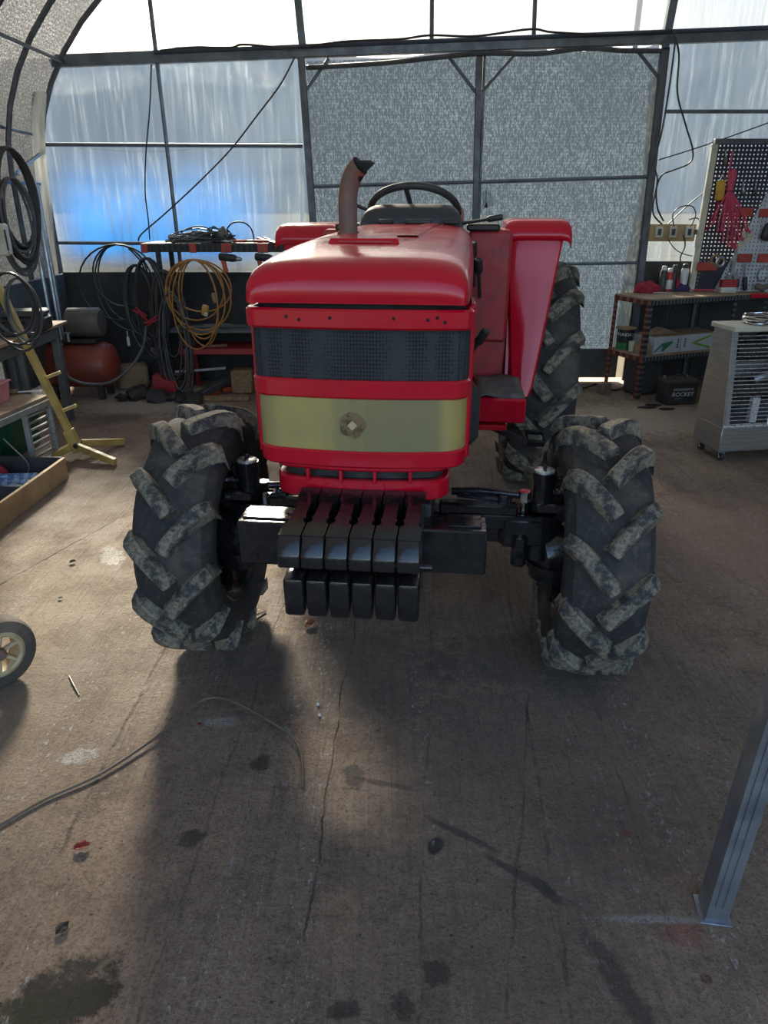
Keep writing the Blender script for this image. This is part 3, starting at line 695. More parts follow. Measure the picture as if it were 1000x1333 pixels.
# ---- nose
def nosecurve(hw, yf, yend, r, bow=.02, n=8):
    pts = [Vector((hw, yend, 0)), Vector((hw, (yend+yf+bow+r)/2, 0))]
    for k in range(n+1):
        a = PI/2*k/n; pts.append(Vector((hw-r+r*math.cos(a), yf+bow+r-r*math.sin(a), 0)))
    m = 12; x0 = hw-r
    for k in range(1, m):
        x = x0-2*x0*k/m; pts.append(Vector((x, yf+bow*(x/x0)**2, 0)))
    for k in range(n+1):
        a = PI/2*(1-k/n); pts.append(Vector((-hw+r-r*math.cos(a), yf+bow+r-r*math.sin(a), 0)))
    pts += [Vector((-hw, (yend+yf+bow+r)/2, 0)), Vector((-hw, yend, 0))]
    return pts
def band(z0, z1, hw, yf, yend=.02, r=.06, th=.022, bow=.02, rnd_=.006, tilt=0.0):
    co = nosecurve(hw, yf, yend, r, bow); ci = nosecurve(hw-th, yf+th, yend, max(r-th, .01), bow)
    secs = []
    for o, i in zip(co, ci):
        d = (i-o); d = d.normalized()*rnd_ if d.length > 0 else d
        b = Vector((bx(-.1), 0, 0))
        secs.append([b+Vector((o.x+d.x, o.y+d.y, z0)), b+Vector((o.x, o.y, z0+rnd_)), b+Vector((o.x, o.y+tilt, z1-rnd_)), b+Vector((o.x+d.x, o.y+d.y+tilt, z1)), b+Vector((i.x, i.y+tilt, z1)), b+Vector((i.x, i.y, z0))])
    return MB().loft(secs, ring=True, caps=True)
yN = -.225
nose = part(T, 'nose_band', band(1.190, 1.243, .312, yN-.008, .02, .035), M['red'], 'upper red nose band with rivet holes')
for x, z in [(-.19, 1.222), (-.155, 1.215), (-.07, 1.221), (.10, 1.222), (.19, 1.218), (.215, 1.224), (.235, 1.212)]:
    mb = MB(); yy = yN-.008+.02*(x/.277)**2; mb.cyl((bx(-.1)+x, yy-.0015, z), (bx(-.1)+x, yy+.004, z), .0048, 8); part(nose, 'rivet_hole', mb, M['matt_black'])
mb = MB(); mb.loft([[Vector((bx(-.1)+p.x, p.y, z)) for p in nosecurve(.288, yN+.022, .02, .05)] for z in (1.235, 1.258)]); part(T, 'gap_shade', mb, M['matt_black'])  # black strip painted in as the shade of the open gap under the hood
mb = MB()
mb.loft([[Vector((bx(-.1)+p.x, p.y, z)) for p in nosecurve(.305, yN+.012, .02, .05)] for z in [1.035+.16*k/6 for k in range(7)]]); part(T, 'grille_mesh', mb, M['mesh'], 'black perforated radiator grille mesh')
part(T, 'nose_band', band(1.000, 1.052, .311, yN-.004, .02, .06), M['red'])
for s in (-1, 1):
    mb = MB(); mb.box((bx(-.1)+s*.308, -.055, 1.03), (.016, .16, .44), None, .005); part(T, 'nose_cheek', mb, M['red'])
lens = part(T, 'headlamp_lens', band(.846, 1.002, .306, yN+.002, .0, .085, rnd_=.003), M['lens'], 'yellowed full-width headlamp lens')
mb = MB(); yl = yN+.001
pts = [Vector((bx(-.1)-.016+.037*(1+.07*math.sin(5*a+1))*math.cos(a), yl-.0012, .925+.037*(1+.07*math.sin(4*a))*math.sin(a))) for a in [2*PI*k/28 for k in range(28)]]
mb.add(pts+[p+Vector((0, .004, 0)) for p in pts], [tuple(range(28))]+[(k, (k+1) % 28, 28+(k+1) % 28, 28+k) for k in range(28)]); part(lens, 'badge_scar', mb, M['grime'], 'brown round scar where the badge was')
mb = MB(); c0 = Vector((bx(-.1)-.016, yl-.0025, .925)); mb.box(c0, (.02, .002, .02), (0, PI/4, 0)); part(lens, 'badge_residue', mb, M['pale'])
part(T, 'nose_band', band(.796, .848, .306, yN+.000, .0, .075), M['red'])
hwL = .262
low = part(T, 'lower_bumper', band(.690, .752, hwL, yN+.012, .03, .075), M['red'])
part(low, 'bumper_lip', band(.782, .800, hwL+.014, yN+.008, .03, .08), M['red'])
mb = MB(); mb.loft([[Vector((bx(-.1)+p.x, p.y, z)) for p in nosecurve(hwL-.02, yN+.045, .03, .06)] for z in (.75, .785)]); part(low, 'bumper_recess', mb, M['engine'])
for x in (-.155, -.055, .045, .148):
    mb = MB(); mb.box((bx(-.1)+x, yN+.022+.02*(x/.2)**2, .767), (.010, .03, .036), None, .002); part(low, 'slot_divider', mb, M['red'])
mb = MB(); mb.box((bx(0)+.02, .0, .74), (.44, .12, .10), None, .01); part(T, 'front_support', mb, M['black'])

# ---- engine, radiator, frame, gearbox
mb = MB(); mb.box((bx(0), -.10, 1.0), (.50, .06, .46), None, .01); part(T, 'radiator', mb, M['engine'])
eng = MB(); eng.box((bx(.4)+.0, .42, .78), (.30, .80, .46), None, .02).box((bx(.4), .45, 1.09), (.24, .62, .22), None, .03).box((bx(.4)+.17, .5, .95), (.07, .40, .12), None, .02).box((bx(.4)-.17, .5, .95), (.07, .40, .12), None, .02)
eng.cyl((bx(.2)+.2, .15, .9), (bx(.2)+.2, .38, .9), .055, 16).cyl((bx(.2)+.18, .55, .80), (bx(.2)+.18, .55, .92), .042, 14)
eng.cyl((bx(0), -.03, .98), (bx(0), .03, .98), .17, 20)
engine = part(T, 'engine', eng, M['engine'])
for (p, r, mt) in [([(.20, -.05, 1.18), (.24, .1, 1.14), (.22, .25, 1.08), (.16, .3, 1.05)], .022, 'rubber'), ([(.24, -.05, .80), (.27, .08, .82), (.22, .2, .80), (.15, .25, .78)], .025, 'rubber'), ([(.21, .3, 1.2), (.25, .5, 1.1), (.24, .8, 1.0), (.26, 1.05, .95)], .010, 'cable'), ([(-.21, -.05, 1.18), (-.25, .1, 1.12), (-.2, .3, 1.05)], .022, 'rubber')]:
    part(engine, 'hose', MB().tube(smoothpath([(a+bx(b), b, c_) for a, b, c_ in p], 5), r, 10), M[mt])
mb = MB(); mb.lathe([(0, -.05), (.05, -.05), (.075, -.02), (.075, .12), (.05, .16), (0, .16)], 18, Matrix.Translation((bx(0)+.27, .12, .82))); part(engine, 'air_cleaner', mb, M['rubber'])
fr = MB()
for s in (-1, 1): fr.box((bx(.4)+s*.17, .35, .60), (.04, 1.1, .16), None, .006)
fr.box((.03, 1.35, .66), (.34, 1.0, .34), None, .03).box((.03, 1.75, .66), (.44, .5, .42), None, .04)
fr.cyl((-.6, 1.95, .625), (.62, 1.95, .625), .085, 16)
part(T, 'chassis', fr, M['engine'])
# ---- front axle
ax = MB()
ax.bar((-.50, 0, .50), (.52, 0, .50), .10, .10, .012).box((0, 0, .53), (.20, .2, .17), None, .03).cyl((-.12, -.12, .5), (-.12, .12, .5), .05, 14)
ax.bar((.20, -.055, .535), (.50, -.055, .535), .03, .05, .004)
axle = part(T, 'front_axle', ax, M['black']); axle.location.y = AY
for s in (-1, 1):
    X0 = .01+s*.50
    k = MB()
    k.cyl((X0, 0, .44), (X0, 0, .695), .040, 20).cyl((X0, 0, .40), (X0, 0, .56), .072, 20).box((X0-s*.06, 0, .50), (.16, .15, .12), None, .02)
    k.lathe([(.0, .0), (.06, .0), (.078, .015), (.082, .05), (.092, .055), (.092, .075), (.078, .08), (.078, .15), (.05, .18), (0, .18)], 20, Matrix.Translation((X0+s*.055, 0, .30)))
    k.cyl((X0+s*.03, 0, .40), (X0+s*.20, 0, .44), .095, 20).cyl((X0+s*.19, 0, .462), (X0+s*.25, 0, .462), .12, 20)
    k.box((X0-s*.07, -.07, .44), (.05, .05, .12), None, .012).cyl((X0-s*.07, -.095, .43), (X0-s*.07, -.06, .43), .016, 8)
    kn = part(T, 'steering_knuckle', k, M['black']); kn.location.y = AY
    mb = MB(); mb.lathe([(.0, 0), (.034, 0), (.034, .006), (.028, .009), (0, .009)], 20, Matrix.Translation((X0, 0, .695))); part(kn, 'kingpin_cap', mb, M['silver'], 'pale metal kingpin cap')
    mb = MB(); mb.cyl((X0, 0, .70), (X0, 0, .718), .006, 8).bar((X0, -.025, .7055), (X0, .025, .7055), .008, .004); part(kn, 'grease_nipple', mb, M['blackp'])
    mb = MB(); mb.tube(smoothpath([(X0+s*.04, .0, .62), (X0+s*.09, -.03, .63), (X0+s*.12, -.05, .58), (X0+s*.10, -.06, .52)], 4), .013, 8)
    mb.bar((X0+s*.02, .02, .66), (X0+s*.14, .03, .665), .02, .012, .003).cyl((X0+s*.06, -.08, .57), (X0+s*.06, -.04, .57), .018, 6).cyl((X0+s*.11, -.07, .54), (X0+s*.11, -.03, .54), .014, 6)
    part(kn, 'knuckle_fittings', mb, M['black'])
    mb = MB(); mb.cyl((X0-s*.06, -.03, .60), (X0-s*.06, -.03, .635), .022, 6).cyl((X0-s*.06, -.03, .56), (X0-s*.06, -.03, .60), .014, 8); part(kn, 'tie_rod_joint', mb, M['chrome'], 'bright tie-rod joint')
    mb = MB(); mb.tube([(X0-s*.07, -.02, .615), (X0-s*.20, .015, .612), (X0-s*.30, .03, .60)], .013, 10).bar((X0-s*.10, -.025, .60), (X0-s*.28, .01, .60), .035, .014, .004); part(T, 'tie_rod', mb, M['black']).location.y = AY
    mb = MB(); mb.box((X0-s*.13, -.03, .565), (.034, .04, .10), None, .006); part(axle, 'axle_clamp', mb, M['black'])
    mb = MB(); mb.bar((X0-s*.08, -.045, .575), (X0-s*.34, -.04, .575), .045, .04, .008); part(axle, 'steering_cylinder', mb, M['black'])
    mb = MB(); mb.bar((X0-s*.02, -.03, .58), (X0+s*.08, -.05, .59), .04, .035, .006); part(kn, 'steering_arm', mb, M['black'])
# ---- weight carrier and weights
bw = -.035
mb = MB(); mb.box((bw-.015, -.235, .572), (.735, .11, .14), None, .005); car = part(T, 'weight_carrier', mb, M['black'])
for x_, w_2 in ((-.27, .20), (.285, .10)):
    mb = MB(); mb.box((bw+x_, -.225, .645), (w_2, .085, .006), None, .002); part(car, 'carrier_top_plate', mb, M['black'])
for s in (-1, 1):
    mb = MB(); mb.bar((bw+s*.15, -.2, .58), (bw+s*.15, .12, .60), .03, .12, .004); part(car, 'carrier_arm', mb, M['black'])
for s in (-1, 1):
    mb = MB(); mb.cyl((bw+s*.335, -.296, .53), (bw+s*.335, -.284, .53), .012, 6); part(car, 'bolt', mb, M['black'])
pitch_ = .062; hwid = .0290
def weightmesh(seed):
    mb = MB()
    # top plate seen from above: full width at nose and tail, waisted between for the hooks
    out = [(hwid, -.548), (hwid, -.50), (hwid*.98, -.475), (hwid*.70, -.468), (hwid*.62, -.452), (hwid*.80, -.440), (hwid*.66, -.425), (hwid*.62, -.33), (hwid*.98, -.322), (hwid*.98, -.245)]
    poly = out + [(-x, y) for x, y in out[::-1]]
    top = [Vector((x, y, .716+.012*(y+.548)/.3)) for x, y in poly]; bot = [Vector((x, y, .655)) for x, y in poly]
    n = len(poly)
    mb.add(top+bot, [tuple(range(n)), tuple(range(2*n-1, n-1, -1))]+[(k, n+k, n+(k+1) % n, (k+1) % n) for k in range(n)])
    # sloping nose block
    nose_ = [(-.545, .716), (-.577, .668), (-.575, .632), (-.50, .622), (-.50, .716)]
    mb.prism([(y, z) for y, z in nose_], Matrix(((0, 0, 1, 0), (1, 0, 0, 0), (0, 1, 0, 0), (0, 0, 0, 1))), -hwid, hwid, .004)
    # web behind and lower block
    mb.prism([(-.36, .66), (-.39, .52), (-.31, .44), (-.26, .44), (-.285, .66)], Matrix(((0, 0, 1, 0), (1, 0, 0, 0), (0, 1, 0, 0), (0, 0, 0, 1))), -hwid*.9, hwid*.9, .003)
    mb.box((0, -.49, .525), (hwid*1.94, .10, .118), (.06, 0, 0), .010, 2)
    mb.box((0, -.42, .50), (hwid*1.5, .12, .06), None, .004)
    mb.prism([(-.50, .635), (-.47, .60), (-.36, .60), (-.36, .66), (-.50, .66)], Matrix(((0, 0, 1, 0), (1, 0, 0, 0), (0, 1, 0, 0), (0, 0, 0, 1))), -hwid*.8, hwid*.8, .002)
    return mb.mesh('front_weight', M['black'])
wm = weightmesh(1)
for k in range(6):
    o = link('front_weight', wm, T, (bw-.012+(k-2.5)*pitch_, .03, -.0))
mb = MB(); mb.cyl((bw-.22, -.40, .578), (bw+.20, -.40, .578), .012, 10); part(car, 'weight_rod', mb, M['black'])

# ---- exhaust
mb = MB(); ex = bx(.4)-.135; ey = .40
path = [(ex, ey, 1.36), (ex, ey, 1.44), (ex, ey, 1.50), (ex+.003, ey, 1.535), (ex+.012, ey-.004, 1.568), (ex+.028, ey-.012, 1.596), (ex+.046, ey-.02, 1.612)]
mb.tube(smoothpath(path, 4), .0315, 20, cap=False); mb.tube(smoothpath(path, 4), .0285, 20, cap=False)
exh = part(T, 'exhaust_pipe', mb, M['rust'], 'rusty upright exhaust pipe with slanted mouth')
mb = MB(); mb.tube([Vector(path[-3])+Vector((.006, -.001, .008)), Vector(path[-1])-Vector((.004, -.002, .004))], .0288, 20); part(exh, 'dark_mouth', mb, M['matt_black'])  # black plug set in the open pipe end
mb = MB(); tip = Vector(path[-1]); dirn = (tip-Vector(path[-2])).normalized()
mb.add([tip+Vector((-.027, -.01, .014)), tip+Vector((.0, -.034, -.006)), tip+Vector((.02, -.025, -.022)), tip+Vector((.05, -.01, .006)), tip+Vector((.03, .01, .016))], [(0, 1, 2), (0, 2, 3), (0, 3, 4)]); part(exh, 'mouth_lip', mb, M['matt_black'])
mb = MB(); mb.lathe([(.0315, 0), (.037, 0), (.037, .014), (.0315, .014)], 20, Matrix.Translation((ex, ey, 1.400)), closed=True); part(exh, 'exhaust_collar', mb, M['rust'])

# ---- dash, wheel, levers, seat
yd = 1.10; xd = bx(1.1)
secs = []
for (y, hw, zt) in [(1.02, .215, 1.435), (1.05, .215, 1.475), (1.10, .205, 1.496), (1.2, .195, 1.498), (1.3, .18, 1.47)]:
    secs.append(hoodsec(y, hw, zt, 1.36, 6.0, 24))
dash = part(T, 'dashboard', MB().loft(secs, caps=True), M['dash'])
mb = MB(); mb.box((xd, 1.22, 1.0), (.42, .2, .74), None, .03); part(T, 'dash_column', mb, M['dash'])
st = Matrix.Translation((xd-.005, 1.30, 1.448)) @ Matrix.Rotation(math.radians(-32), 4, 'X')
mb = MB(); mb.tube([st @ Vector((.196*math.cos(a), .196*math.sin(a), .02)) for a in [2*PI*k/48 for k in range(48)]], .0155, 12, closed=True)
sw = part(T, 'steering_wheel', mb, M['dash'])
for a in (-1.72, .9, 2.6):
    mb = MB(); mb.tube([st @ Vector((.02*math.cos(a), .02*math.sin(a), 0)), st @ Vector((.19*math.cos(a), .19*math.sin(a), .02))], .011, 8); part(sw, 'spoke', mb, M['dash'])
mb = MB(); mb.lathe([(0, -.12), (.03, -.12), (.03, -.01), (.045, 0), (.045, .02), (.03, .03), (0, .03)], 18, st); part(sw, 'wheel_hub', mb, M['dash'])
def lever(p, q, r, knob, nm='lever'):
    o = part(T, nm, MB().tube([p, q], r, 8), M['blackp'])
    d = (Vector(q)-Vector(p)).normalized(); part(o, 'knob', MB().tube([Vector(q)-d*.03, Vector(q)-d*.02, Vector(q)+d*.03, Vector(q)+d*.036], [knob*.7, knob, knob, knob*.7], 10), M['blackp'])
lever((xd+.20, 1.15, 1.42), (xd+.345, 1.12, 1.443), .007, .013, 'shuttle_lever')
lever((xd-.16, 1.15, 1.46), (xd-.275, 1.13, 1.505), .007, .011, 'throttle_lever')
mb = MB(); mb.box((.02, 1.98, 1.02), (.44, .40, .10), None, .03, 2); seat = part(T, 'seat', mb, M['blackp'])
mb = MB(); mb.box((.03, 2.16, 1.27), (.36, .09, .44), (-.12, 0, 0), .035, 2); part(seat, 'seat_back', mb, M['seat'], 'orange-brown seat back')
# ---- fenders
for s in (-1, 1):
    c0 = .005 if s > 0 else .02
    dz_ = -.022 if s < 0 else 0.0
    path = [(1.235, .655), (1.25, .70), (1.30, .88), (1.36, 1.10), (1.405, 1.28), (1.415, 1.36), (1.43, 1.395), (1.46, 1.415), (1.52, 1.422), (1.75, 1.42), (2.05, 1.40), (2.35, 1.33)]
    path = [(y, z+dz_*min(1, max(0, (z-.7)/.5))) for y, z in path]
    secs = []
    for i, (y, z) in enumerate(path):
        a = path[max(i-1, 0)]; b = path[min(i+1, len(path)-1)]
        ty, tz = b[0]-a[0], b[1]-a[1]; L = math.hypot(ty, tz); ny, nz = -tz/L, ty/L       # outward (forward / up)
        f_ = min(max((z-.655)/.72, 0), 1)
        xi = .405+(1-f_)*.055; xo = .555+.115*f_**.95
        if z < .7: xo = .545+(z-.655)*.2
        th = .012
        rr = .055
        o_ = [(xi, -.075), (xi, -rr*.8), (xi+.013, -.013), (xi+rr, 0), ((xi+xo)/2, .004), (xo-.01, 0), (xo, -.006), (xo+.004, -.018 if z < 1.25 else -.05)]
        i_ = [(max(x-.001, xi+th), d-th) for x, d in o_[::-1]]
        secs.append([Vector((c0+s*x, y+ny*d, z+nz*d)) for x, d in o_+i_])
    fd = part(T, 'fender', MB().loft(secs, ring=True, caps=True), M['red'])
    poly = [(y, z) for y, z in path[1:]] + [(2.4, .95), (1.9, .80), (1.45, .68), (1.29, .70)]
    poly = [(y+.035, z-.03 if i < 11 else z) for i, (y, z) in enumerate(poly)]
    mb = MB(); mb.prism(poly, Matrix(((0, 0, 1, 0), (1, 0, 0, 0), (0, 1, 0, 0), (0, 0, 0, 1))), c0+s*.44-.007, c0+s*.44+.007); part(fd, 'fender_inner_panel', mb, M['red'])
    # wide cap at the top front
    sec = []
    for (y, z) in [(1.405, 1.345), (1.409, 1.372), (1.420, 1.402), (1.452, 1.424), (1.52, 1.431), (1.8, 1.429)]:
        sec.append([Vector((c0+s*x, y, z-dz+dz_)) for x, dz in ((.402, .028), (.406, .012), (.43, .002), (.47, 0), (.655, 0), (.685, .005), (.697, .016), (.70, .032))])
    ca_ = MB().loft(sec); o = part(fd, 'fender_cap', ca_, M['red']); md = o.modifiers.new('thickness', 'SOLIDIFY'); md.thickness = .006; md.offset = 0
    # footboard and step
    mb = MB(); mb.box((s*.40, 1.08, .685), (.215, .46, .105), None, .008); stp = part(T, 'footboard', mb, M['red'])
    mb = MB(); secs = []
    for i in range(7):
        y = .87+.42*i/6; secs.append([Vector((s*(.305+.195*j/6), y, .744+.006*math.sin(i*1.7+j*1.1)+(.008 if i == 0 and j % 3 == 1 else 0))) for j in range(7)])
    mb.loft(secs); o = part(stp, 'floor_mat', mb, M['mat'], 'crumpled grey floor mat'); md = o.modifiers.new('thickness', 'SOLIDIFY'); md.thickness = .008
    mb = MB(); mb.box((s*.33, .98, .615), (.20, .30, .022), None, .003); part(stp, 'lower_bracket', mb, M['red'])
    mb = MB(); mb.bar((s*.34, .95, .60), (s*.54, 1.0, .50), .022, .03, .002).bar((s*.54, 1.0, .50), (s*.63, 1.0, .50), .03, .025, .002).bar((s*.53, 1.12, .515), (s*.63, 1.12, .515), .02, .02, .002).bar((s*.545, 1.0, .505), (s*.535, 1.12, .515), .012, .02, .002).bar((s*.62, 1.0, .505), (s*.62, 1.12, .515), .012, .02, .002); part(T, 'mounting_step', mb, M['black'])
    # inner control console
    mb = MB(); mb.box((s*.335, 1.56, 1.14), (.20, .46, .50), None, .015); con = part(T, 'control_console', mb, M['red_dull'])
    mb = MB(); mb.box((s*.30, 1.46, 1.40), (.15, .28, .03), None, .008); part(con, 'console_top', mb, M['blackp'])
    mb = MB(); mb.box((s*.35, 1.52, .82), (.17, .34, .22), None, .008); part(con, 'console_foot', mb, M['red_dull'])
for p, q in [((.27, 1.28, 1.15), (.255, 1.22, 1.31)), ((.30, 1.30, 1.10), (.285, 1.24, 1.24))]: lever(p, q, .008, .02, 'gear_lever')
lever((.26, .72, .95), (.30, .70, 1.02), .009, .018, 'valve_lever')
mb = MB(); mb.bar((bx(.6)+.27, .55, .70), (bx(.6)+.27, .58, 1.26), .014, .014); part(engine, 'hood_prop', mb, M['engine'])
# ================================================================== left side of the workshop
EX, EY, EZ = Vector((1, 0, 0)), Vector((0, 1, 0)), Vector((0, 0, 1))
# ---- tool rack of slotted angle against the back wall
RY = 6.05
pl, pr = W(184, 318, RY), W(372, 318, RY); zr = pl.z; x0, x1 = pl.x, pr.x+.55
rack = thing('tool_rack', 'dark slotted-angle tool rack against the black wall board', 'rack', ((x0+x1)/2, 6.2, 0))
def rp(nm, mb, mat, lab=None): return part(rack, nm, mb, M[mat], lab, world=True)
xleg = W(206, 330, RY).x
for x in (xleg, x1-.03):
    for y in (RY, 6.42): mb = MB(); mb.box((x, y, zr/2), (.035, .035, zr), None, .002); rp('upright', mb, 'angle_dark_z')
mb = MB(); mb.box(((x0+x1)/2, RY-.02, zr-.03), (x1-x0, .012, .055), None, .002); rp('front_angle', mb, 'angle_dark')
mb = MB(); mb.box(((x0+x1)/2, (RY+6.42)/2, zr), (x1-x0, .40, .014), None, .003); rp('shelf_deck', mb, 'angle_dark')
zm = W(300, 432, RY).z
mb = MB(); mb.box(((xleg+x1)/2, (RY+6.42)/2, zm), (x1-xleg, .38, .02), None, .003); rp('shelf_deck', mb, 'steelpaint')
for u in (188, 251, 295, 342):
    p = W(u, 323, RY-.035); mb = MB(); mb.box(p, (.085 if u > 260 else .055, .016, .07), None, .004); rp('hook_plate', mb, 'redtag', 'red hook plate')
# clutter on top of the rack
rnd = random.Random(11)
def plier(name, p, ang, col, L, label, tilt=0.0):
    R_ = Matrix.Translation(p) @ Matrix.Rotation(ang, 4, 'Z') @ Matrix.Rotation(tilt, 4, 'Y')
    tt = thing(name, label, 'tool', p)
    for s in (-1, 1):
        part(tt, 'handle', MB().tube([R_ @ Vector(q) for q in smoothpath([(0, s*.006, .014), (L*.25, s*.03, .014), (L*.6, s*.026, .014)], 4)], .011, 8), M[col], world=True)
    part(tt, 'jaw', MB().prism([(0, -.014), (0, .014), (-L*.22, .02), (-L*.4, .006), (-L*.4, -.006), (-L*.22, -.02)], R_, .006, .022, .002), M['toolsteel'], world=True)
    return tt
tops = [W(u, 310, 6.12) for u in (300, 315, 330, 348, 358)]
labs = ['red-handled pliers lying on the slotted rack beside the wire heap', 'orange-handled cutters on the rack next to the red pliers', 'red-gripped shears resting on the rack end by the tractor hood']
for i, (u, a, c_) in enumerate([(304, .4, 'orange_tool'), (330, -.3, 'redtag'), (350, 2.2, 'orange_tool')]):
    plier('pliers', Vector((W(u, 312, 6.1).x, 6.1, zr+.008)), a, c_, .24, labs[i], -.12 if i == 2 else 0)
def wireheap(name, c, rx, ry, h, n, seed, mat, label, r=.004):
    rn = random.Random(seed); mb = MB()
    pts = []
    for k in range(n):
        a = rn.uniform(0, 2*PI); q = rn.random()**.5
        pts.append(Vector((c[0]+rx*q*math.cos(a), c[1]+ry*q*math.sin(a), c[2]+r+rn.random()*h*(1-q*.7))))
    mb.tube(smoothpath(pts, 4), r, 6)
    return single(name, mb, M[mat], label, 'wire')
ctr = W(262, 312, 6.2).x
wireheap('wire_tangle', (ctr, 6.2, zr+.008), .30, .12, .13, 90, 3, 'cablegrey', 'grey tangle of scrap wire heaped on the slotted rack', .006)
wireheap('wire_tangle', (ctr+.16, 6.18, zr+.008), .16, .1, .16, 40, 4, 'cable', 'black cable offcuts piled on top of the grey wire tangle', .006)
wireheap('wire_tangle', (ctr-.2, 6.14, zr+.008), .1, .08, .05, 22, 5, 'cablebrown', 'brown wire scraps at the rack end over the hose coils', .005)
mb = MB(); p = Vector((W(308, 300, 6.22).x, 6.22, zr+.01)); mb.tube(smoothpath([p+Vector((-.13, 0, 0)), p+Vector((-.05, 0, .13)), p+Vector((.05, 0, .15)), p+Vector((.12, 0, .1)), p+Vector((.14, 0, .0))], 6), .006, 8); single('bent_wire', mb, M['cable'], 'single black wire arching above the rack clutter', 'wire')
mb = MB(); p = Vector((W(288, 300, 6.16).x, 6.16, zr+.008)); mb.prism([(-.04, 0), (.05, 0), (.06, .06), (.02, .13), (-.02, .09)], frame(p, EX, EZ), -.02, .02, .004); single('metal_bracket', mb, M['motor'], 'small dark bracket standing in the rack clutter', 'bracket')
# drills hanging from the red hook plates
for i, u in enumerate((295, 342)):
    p = W(u, 336, RY-.05)
    tt = thing('power_drill', ['dark power drill hanging under the third red hook plate', 'dark power drill hanging beside the tractor hood'][i], 'drill', p)
    part(tt, 'drill_body', MB().tube([p+Vector((-.06, 0, .01)), p+Vector((-.05, 0, .01)), p+Vector((.05, 0, .0)), p+Vector((.08, 0, -.005))], [.022, .03, .03, .022], 12), M['blackp'], world=True)
    part(tt, 'chuck', MB().tube([p+Vector((.075, 0, -.004)), p+Vector((.11, 0, -.01)), p+Vector((.125, 0, -.012))], [.018, .014, .005], 10), M['toolsteel'], world=True)
    part(tt, 'drill_grip', MB().bar(p+Vector((-.03, 0, -.01)), p+Vector((-.01, 0, -.11)), .035, .03, .006), M['orange_tool'], world=True)
    part(tt, 'hanger', MB().cyl(p+Vector((0, 0, .02)), p+Vector((0, .01, .075)), .004, 6), M['wire'], world=True)
# red pan hung on the rack
# hanging coils
def hang(name, u, v, y, rx, ry, loops, mat, r, label, seed, jit=.18, cat='cable', thick=.03):
    top = W(u, v, y); c = top - Vector((0, 0, ry))
    tt = None; mb = MB().tube(coil(c, EX, EZ, rx, ry, loops, jit, seed, 14, thick), r, 7)
    return single(name, mb, M[mat], label, cat)
hang('hose_coil', 190, 336, 5.99, .125, .36, 9, 'cable', .011, 'black welding hose coil hanging from the rack upright', 21, .15, 'hose', .04)
hang('hose_coil', 176, 345, 6.0, .10, .30, 6, 'cable', .012, 'thick black hose coil hung nearest the compressor', 22, .12, 'hose')
hang('cable_coil', 212, 352, 5.98, .12, .46, 8, 'cablebrown', .007, 'long dusty brown cable loops hanging to the lower shelf', 23, .3)
hang('cable_coil', 222, 380, 5.97, .11, .36, 5, 'cablegrey', .006, 'thin grey cable loops hanging lowest in front of the upright', 24, .3)
hang('cable_coil', 152, 318, 6.02, .26, .27, 4, 'cable', .007, 'loose black cable hoops slung wide beside the hoses', 25, .3)
hang('extension_cord', 252, 338, 5.97, .20, .29, 7, 'orangecord', .0065, 'coiled orange extension cord hanging from the rack', 26, .32, 'cord')
p = W(267, 404, 5.93)
tt = thing('cord_plug', 'yellow cord connector hanging at the orange cord', 'plug', p)
part(tt, 'plug_body', MB().box(p, (.055, .035, .085), (0, .2, 0), .01), M['plugyellow'], world=True)
part(tt, 'plug_face', MB().box(p+Vector((.008, -.018, -.03)), (.03, .012, .03), (0, .2, 0), .004), M['whiteplastic'], world=True)
p = W(279, 388, 5.95); mb = MB(); mb.box(p, (.035, .03, .08), (0, -.15, 0), .008); single('cord_socket', mb, M['cardboard'], 'brown cord socket hanging behind the yellow connector', 'socket')
for i, (u, v, a) in enumerate([(183, 408, .7), (198, 418, -.5)]):
    p = W(u, v, 5.92); tt = thing('jumper_clamp', ['red jumper clamp hanging among the hose coils', 'lower red jumper clamp hanging by the rack upright'][i], 'clamp', p)
    for s in (-1, 1): part(tt, 'clamp_jaw', MB().tube([p+Vector((math.sin(a)*.02*s-.06*math.cos(a), 0, .06*math.sin(a)+.012*s)), p+Vector((0, 0, .006*s)), p+Vector((.06*math.cos(a), 0, -.06*math.sin(a)+.016*s))], [.008, .012, .008], 8), M['redcloth'], world=True)
p = W(168, 450, 5.95); mb = MB(); mb.cyl(p+Vector((0, 0, .07)), p, .012, 10).cyl(p+Vector((0, 0, .12)), p+Vector((0, 0, .07)), .004, 6); single('white_tag', mb, M['whiteplastic'], 'slim white handle dangling below the hoses', 'handle')
# hose from the compressor up to the coils
mb = MB(); mb.tube(smoothpath([W(84, 482, 5.3), W(92, 493, 5.28), W(115, 500, 5.3), W(145, 497, 5.45), W(170, 478, 5.65), W(186, 452, 5.85), W(190, 425, 5.95)], 6), .011, 8); single('air_hose', mb, M['cablegrey'], 'dark air hose looping from the red compressor tank', 'hose')
# red low bench below the rack
by = 6.0; a, b = W(232, 458, by), W(345, 456, by)
bench = thing('low_bench', 'dusty red steel bench under the tool rack', 'bench', ((a.x+b.x)/2+.2, 6.15, 0))
zb = a.z; mb = MB(); mb.box(((a.x+b.x)/2+.2, by+.18, zb), (b.x-a.x+.4, .36, .05), None, .005); part(bench, 'bench_top', mb, M['red_dull'], world=True)
for x in (a.x+.06, b.x+.3):
    for y in (by+.03, by+.32): mb = MB(); mb.box((x, y, (zb-.025)/2), (.04, .04, zb-.025), None, .003); part(bench, 'leg', mb, M['red_dull'], world=True)
